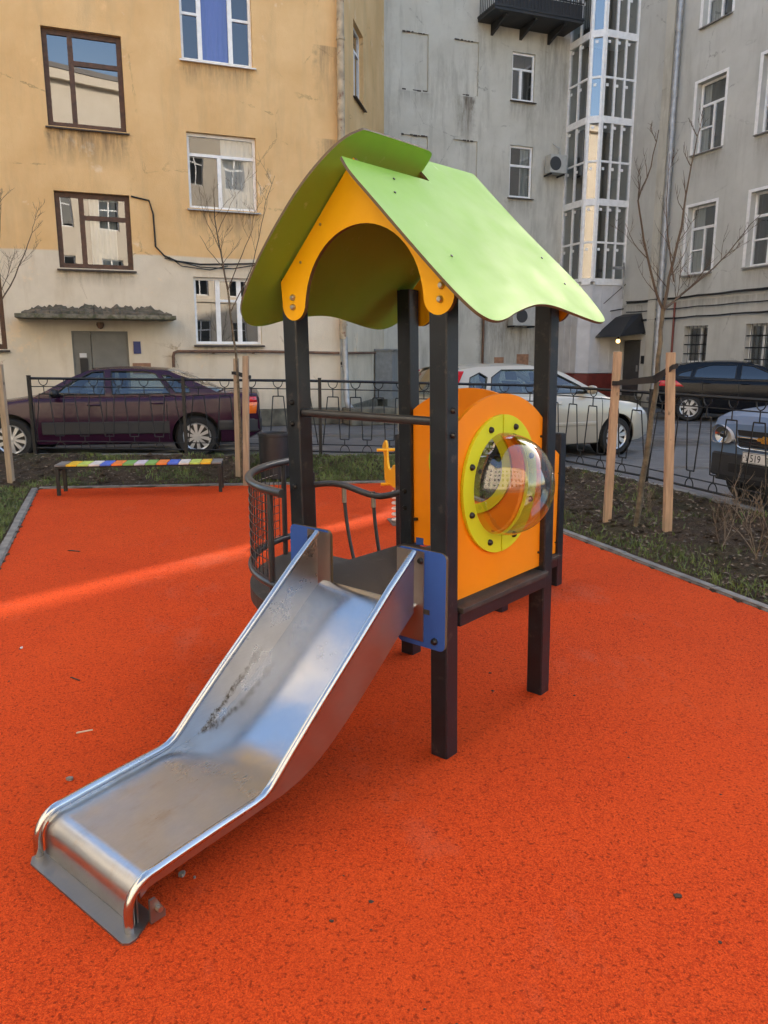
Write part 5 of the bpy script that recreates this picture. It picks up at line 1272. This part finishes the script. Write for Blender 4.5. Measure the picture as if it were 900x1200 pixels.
    if 'bumper' in P:
        za, zb_ = P['bumper']
        for (x_end, sg) in ((xt, -1), (xn, 1)):
            m = MB(); n = 18; V_ = []
            for i in range(n + 1):
                t = -1 + 2 * i / n
                for z, e in ((za, 0.004), (za + .02, .03), (zb_ - .02, .03), (zb_, .004)):
                    w = W * .99 + e
                    if abs(t) > .7: x = x_end - sg * (abs(t) - .7) / .3 * .42; y = math.copysign((sidez(min(max(x, xt + .01), xn - .01), (za + zb_) / 2)[0]) + e, t)
                    else: x = x_end + sg * e; y = t / .7 * hw(x_end) * .97
                    V_.append((x, y, z))
            m.add(V_, [(i * 4 + k, (i + 1) * 4 + k, (i + 1) * 4 + k + 1, i * 4 + k + 1) for i in range(n) for k in range(3)]); m.build('bumper', P.get('bumpermat', 'cladding'), o, smooth=40)
    return o, dict(hw=hw, sidez=sidez, section=section)

# plum sedan, nose to the left; seen from its left flank
fw = onz(15, 540.5, 0); rwp = onz(232, 536, 0)
hv = (fw - rwp); wbase = hv.length; hv.normalize(); rz = math.atan2(hv.y, hv.x)
left = Vector((-hv.y, hv.x, 0)); Wp = .93
rear = rwp - left * Wp
sc_ = wbase / 2.69
plum, _ = car('sedan', 'dark plum four door sedan parked behind the fence at the ochre house', (rear.x, rear.y), rz, dict(
    W=Wp, wb=wbase, nose=wbase + .98, tail=-1.02, r=.335, zb=.22, paint='plum', glass='autoglass', belt=.985, roofz=1.415, wroof=.70, wbelt=.90, bumper=(.40, .62), bumpermat='cladding',
    top=[(wbase + .98, .66), (wbase + .93, .74), (wbase + .7, .83), (wbase - .35, .985), (wbase - .8, .99), (.2, 1.00), (-.35, 1.03), (-.85, 1.05), (-.98, 1.03), (-1.02, .95)],
    A=(wbase - .42, 1.0), B=(wbase - 1.22, 1.40), C=(.44, 1.40), D=(-.34, 1.05),
    cabin=[(wbase - .34, .97), (wbase - .58, 1.10), (wbase - .86, 1.26), (wbase - 1.18, 1.395), (wbase - 1.55, 1.418), (1.0, 1.42), (.44, 1.39), (.12, 1.27), (-.36, 1.04), (-.40, .98)],
    roofline=[(wbase - 1.18, 1.39), (wbase - 1.55, 1.415), (1.0, 1.417), (.42, 1.385)],
    windows=[[(wbase - .66, 1.015), (wbase - .86, 1.17), (wbase - 1.24, 1.372), (1.42, 1.382), (1.40, 1.02)], [(1.29, 1.02), (1.31, 1.382), (.76, 1.378), (.62, 1.34), (.40, 1.03)], [(.31, 1.04), (.53, 1.32), (.40, 1.31), (.10, 1.12), (.08, 1.04)]],
    seams=(wbase - .42, 1.35, .42), handles=((1.56, .86), (.58, .88)), mirror=(wbase - .72, 1.03), mirrormat='trim', mould=(wbase - .48, .42, .40, .60), seats=(1.5, .45), spokes=10, sw=(.016, .030),
    patches=(('tail_lamp', 'amber', ((-.96, -.80), (-.985, -.80), .70, .88), .01), ('tail_lamp', 'red', ((-.985, -.80), (-.985, -.82), .885, .985), .01), ('side_moulding', 'cladding', ((-.98, -.36), (-.98, -.36), .44, .60), .012))))
# beige hatchback, nose to the right, in the far corner of the road
fw = onz(722, 533.5, 0); a_ = R(24); hv = Vector((math.cos(a_), math.sin(a_), 0)); left = Vector((-hv.y, hv.x, 0)); Wb = .86; wbb = 2.56
c0 = fw - hv * wbb + left * Wb
beige, _ = car('hatchback', 'beige silver hatchback seen from its right side behind the bubble panel', (c0.x, c0.y), a_, dict(
    W=Wb, wb=wbb, nose=wbb + .82, tail=-.70, r=.315, zb=.20, paint='silver', glass='autoglass', belt=.98, roofz=1.47, wroof=.68, wbelt=.905, kn=.22,
    top=[(wbb + .82, .60), (wbb + .76, .70), (wbb + .5, .84), (wbb - .28, .99), (wbb - .6, 1.0), (0, 1.02), (-.5, 1.03), (-.66, .98), (-.70, .90)],
    A=(wbb - .32, 1.0), B=(wbb - 1.22, 1.44), C=(-.30, 1.44), D=(-.64, 1.02),
    cabin=[(wbb - .2, .97), (wbb - .62, 1.17), (wbb - .95, 1.34), (wbb - 1.2, 1.43), (wbb - 1.6, 1.475), (.6, 1.475), (.0, 1.46), (-.33, 1.42), (-.52, 1.24), (-.66, 1.0), (-.62, .95)],
    roofline=[(wbb - 1.18, 1.425), (wbb - 1.6, 1.472), (.6, 1.472), (-.36, 1.42)],
    windows=[[(wbb - .55, 1.03), (wbb - .72, 1.15), (wbb - 1.22, 1.385), (1.20, 1.41), (1.18, 1.04)], [(1.06, 1.045), (1.08, 1.41), (.42, 1.41), (.22, 1.30), (.16, 1.07)], [(.06, 1.09), (.14, 1.30), (.02, 1.37), (-.16, 1.30), (-.22, 1.12)]],
    seams=(wbb - .36, 1.13, .30), handles=((1.32, .88), (.42, .90)), handlemat='silver', mirror=(wbb - .62, 1.07), mirrormat='silver', mould=(wbb - .42, .42, .52, .58), mouldmat='silver', seats=(1.25, .3), spokes=9,
    patches=(('tail_lamp', 'red', ((-.66, -.50), (-.52, -.40), 1.03 - .12, 1.0), .01), ('headlamp', 'clear', ((wbb + .50, wbb + .74), (wbb + .30, wbb + .66), .66, .78), .01))))
ro = MB()
for sy in (1, -1): ro.prism([(-.60, .98), (-.50, .98), (-.30, 1.40), (-.40, 1.40)], sy * .70 - .03, sy * .70 + .03, 'y')
ro.split('tail_lamp', 'red', beige, bevel=.012)
# black hatchback, rear at the left
fw = onz(806, 493.5, 0); a_ = R(-22); hv = Vector((math.cos(a_), math.sin(a_), 0)); left = Vector((-hv.y, hv.x, 0)); Wk = .89
c0 = fw + left * Wk
blackc, _ = car('hatchback', 'glossy black hatchback with its red rear lamp towards the yard, at the grey wing', (c0.x, c0.y), a_, dict(
    W=Wk, wb=2.65, nose=2.65 + .85, tail=-.82, r=.325, zb=.20, paint='black', glass='darkglass', belt=.99, roofz=1.46, wroof=.68, wbelt=.90,
    top=[(3.5, .6), (3.4, .74), (2.9, .90), (2.3, .99), (2.0, 1.0), (.0, 1.04), (-.6, 1.06), (-.78, 1.0), (-.82, .9)],
    A=(2.3, 1.0), B=(1.35, 1.43), C=(-.25, 1.42), D=(-.75, 1.08),
    cabin=[(2.4, .97), (2.0, 1.17), (1.65, 1.33), (1.35, 1.42), (1.0, 1.46), (.5, 1.46), (0, 1.43), (-.28, 1.38), (-.52, 1.24), (-.76, 1.06), (-.72, .97)],
    roofline=[(1.38, 1.415), (1.0, 1.458), (.5, 1.458), (-.3, 1.38)],
    windows=[[(2.05, 1.04), (1.85, 1.17), (1.38, 1.375), (1.15, 1.39), (1.12, 1.05)], [(1.0, 1.055), (1.03, 1.395), (.45, 1.395), (.12, 1.30), (.05, 1.08)], [(-.03, 1.09), (.02, 1.27), (-.25, 1.20), (-.36, 1.11)]],
    seams=(2.25, 1.07, .25), handles=((1.25, .93), (.35, .95)), mirror=(2.0, 1.08), seats=(1.2, .3), spokes=7, sw=(.018, .046), mould=(2.2, .5, .30, .34), mouldmat='black',
    patches=(('tail_lamp', 'red', ((-.81, -.16), (-.81, -.34), .86, 1.0), .014),)))
# blue-grey off-roader, nose to the fence
a_ = math.atan2(-.37, -.93); hv = Vector((math.cos(a_), math.sin(a_), 0)); nose = Vector((3.93, 7.86, 0)); wbs = 2.45; Ws = .86
c0 = nose - hv * (wbs + .70)
suv, K = car('off_roader', 'blue-grey off-roader with chrome grille and number plate, nose to the fence, at the right border', (c0.x, c0.y), a_, dict(
    W=Ws, wb=wbs, nose=wbs + .70, tail=-.75, r=.345, zb=.30, paint='bluegrey', glass='autoglass', belt=1.10, roofz=1.64, wroof=.76, wbelt=.92, kn=.13, shoulder=.07,
    top=[(wbs + .70, .90), (wbs + .64, .985), (wbs + .45, 1.03), (wbs - .25, 1.09), (wbs - .6, 1.11), (-.6, 1.12), (-.75, 1.1)],
    A=(wbs - .35, 1.11), B=(wbs - 1.0, 1.60), C=(-.45, 1.60), D=(-.72, 1.12),
    cabin=[(wbs - .25, 1.08), (wbs - .6, 1.34), (wbs - .98, 1.59), (wbs - 1.3, 1.64), (.0, 1.64), (-.48, 1.60), (-.74, 1.10), (-.7, 1.06)],
    roofline=[(wbs - .96, 1.585), (wbs - 1.3, 1.64), (0, 1.64), (-.5, 1.595)], windows=[[(wbs - .5, 1.16), (wbs - 1.02, 1.54), (1.1, 1.57), (1.1, 1.16)], [(1.0, 1.16), (1.0, 1.57), (.2, 1.57), (.1, 1.16)], [(.0, 1.16), (.1, 1.57), (-.4, 1.54), (-.55, 1.16)]],
    seams=(wbs - .45, 1.05, .1), mirror=(wbs - .6, 1.18), seats=(1.1,), bumper=(.34, .60), bumpermat='cladding'))
xn = wbs + .70
m = MB()
for sy in (1, -1):                                                        # lower bumper apron
    pass
m.box((xn - .02, -.62, .30), (xn + .028, .62, .37)); m.box((xn + .026, -.45, .40), (xn + .034, .45, .50)); m.build('air_intake', 'trim', suv, bevel=.008)
for sy in (1, -1):
    m = MB(); sh_ = smooth_closed([(sy * .40, .705), (sy * .71, .69), (sy * .755, .76), (sy * .70, .885), (sy * .58, .905), (sy * .43, .835)])
    V0 = [(xn + .052 - .12 * max(0, abs(y) - .52), y, z) for y, z in sh_]; V1 = [(p[0] - .044, p[1], p[2]) for p in V0]; n = len(sh_)
    tr = tessellate_polygon([[Vector((p[0], p[1], 0)) for p in sh_]])
    m.add(V1, [tuple(t) for t in tr], 0); m.add(V0 + V1, [(i, (i + 1) % n, n + (i + 1) % n, n + i) for i in range(n)], 0)
    hl = m.build('headlamp', 'clear', suv, recalc=False)
    m = MB(); m.lathe([(.02, .004), (.05, .010), (.080, .032), (.088, .034), (.090, .004)], 24, 'x', (xn + .004, sy * .58, .792)); m.build('reflector', 'chrome', hl, smooth=60)
    m = MB(); m.lathe([(0, .030), (.026, .024), (.036, .0)], 20, 'x', (xn + .008, sy * .58, .792)); m.build('bulb_cap', 'darkglass', hl, smooth=60)
    m = MB(); m.add([(p[0] + .012, p[1], p[2]) for p in V0], [tuple(t) for t in tr]); m.build('lens', 'lens', hl, recalc=False)
m = MB(); m.prism([(-.36, .80), (.36, .80), (.38, .86), (-.38, .86)], xn - .01, xn + .016, 'x'); m.prism([(-.34, .69), (.34, .69), (.37, .775), (-.37, .775)], xn - .01, xn + .016, 'x'); gr_ = m.build('grille', 'trim', suv)
m = MB(); m.tube([(xn + .03, y, .785 if abs(y) < .36 else .785 - (abs(y) - .36) * 1.0) for y in [-.40 + .80 * i / 20 for i in range(21)]], .006, 6); m.tube([(xn + .024, -.385, .765), (xn + .024, -.36, .69), (xn + .026, -.30, .672), (xn + .026, .30, .672), (xn + .024, .36, .69), (xn + .024, .385, .765)], .012, 8)
for z in (.72, .745): m.box((xn + .014, -.34, z - .004), (xn + .020, .34, z + .004))
m.build('chrome_bar', 'chrome', gr_, smooth=50)
m = MB(); m.box((xn + .006, -.37, .776), (xn + .022, .37, .80)); m.build('centre_bar', 'bluegrey', gr_)
m = MB(); m.prism([(-.10, .765), (-.04, .765), (-.045, .745), (.035, .745), (.04, .765), (.11, .765), (.10, .800), (.045, .800), (.05, .82), (-.03, .82), (-.035, .800), (-.09, .800)], xn + .024, xn + .036, 'x'); m.build('badge', 'gold', suv, bevel=.003)
m = MB(); m.box((xn + .034, -.262, .525), (xn + .042, .262, .640)); pl = m.build('number_plate', 'platewhite', suv, bevel=.003)
m = MB(); 
for a0, b0, a1, b1 in ((-.257, .53, .257, .534), (-.257, .631, .257, .635), (-.257, .53, -.253, .635), (.253, .53, .257, .635)): m.box((xn + .0422, a0, b0), (xn + .0432, a1, b1))
m.lathe([(0, .0435), (.006, .0435), (.006, .042)], 8, 'x', (xn, -.24, .582)); m.build('border', 'ink', pl)
def plate_text(txt, y, size, z=.545):
    me = text_mesh(txt, size, .0006); o = bpy.data.objects.new('lettering', me); COL.objects.link(o); o.parent = pl; me.materials.append(M['ink'])
    # lettering reads left to right for someone facing the nose: the car's right (-y) is on the reader's left
    o.rotation_euler = (R(90), 0, R(90)); o.location = (xn + .0436, y, z); o.scale = (.86, 1, 1)
plate_text('У', -.222, .092); plate_text('519', -.160, .108); plate_text('Т', .045, .085)
m = MB(); m.box((xn + .03, .14, .535), (xn + .0432, .143, .63)) if False else None

# ================================================================== light
SUN_AZ = math.atan2(SX, SY); SUN_EL = R(23)
w = bpy.data.worlds.new('World'); S.world = w; w.use_nodes = True
nt = w.node_tree; bg = nt.nodes['Background']; sky = nt.nodes.new('ShaderNodeTexSky'); sky.sky_type = 'NISHITA'; sky.sun_disc = False
sky.sun_elevation = SUN_EL; sky.sun_rotation = SUN_AZ; sky.air_density = 1.0; sky.dust_density = 2.0; sky.ozone_density = 1.0
nt.links.new(sky.outputs[0], bg.inputs[0]); bg.inputs[1].default_value = .15
ld = bpy.data.lights.new('sun', 'SUN'); ld.energy = 3.0; ld.angle = R(.55); ld.color = (1, .88, .72)
lo = bpy.data.objects.new('sun', ld); COL.objects.link(lo)
sdv = Vector((math.sin(SUN_AZ) * math.cos(SUN_EL), math.cos(SUN_AZ) * math.cos(SUN_EL), math.sin(SUN_EL)))
lo.rotation_euler = sdv.to_track_quat('Z', 'Y').to_euler(); lo.location = (30, 40, 40)
vs = S.view_settings; vs.view_transform = 'Standard'; vs.look = 'None'; vs.gamma = 1.0; vs.use_curve_mapping = False; vs.exposure = 1.85
S.render.engine = 'CYCLES'; c = S.cycles; c.use_denoising = True; c.max_bounces = 8; c.diffuse_bounces = 4; c.glossy_bounces = 4; c.transparent_max_bounces = 16
c.caustics_reflective = False; c.caustics_refractive = False; c.sample_clamp_indirect = 6.0; c.use_adaptive_sampling = True; c.adaptive_threshold = .02
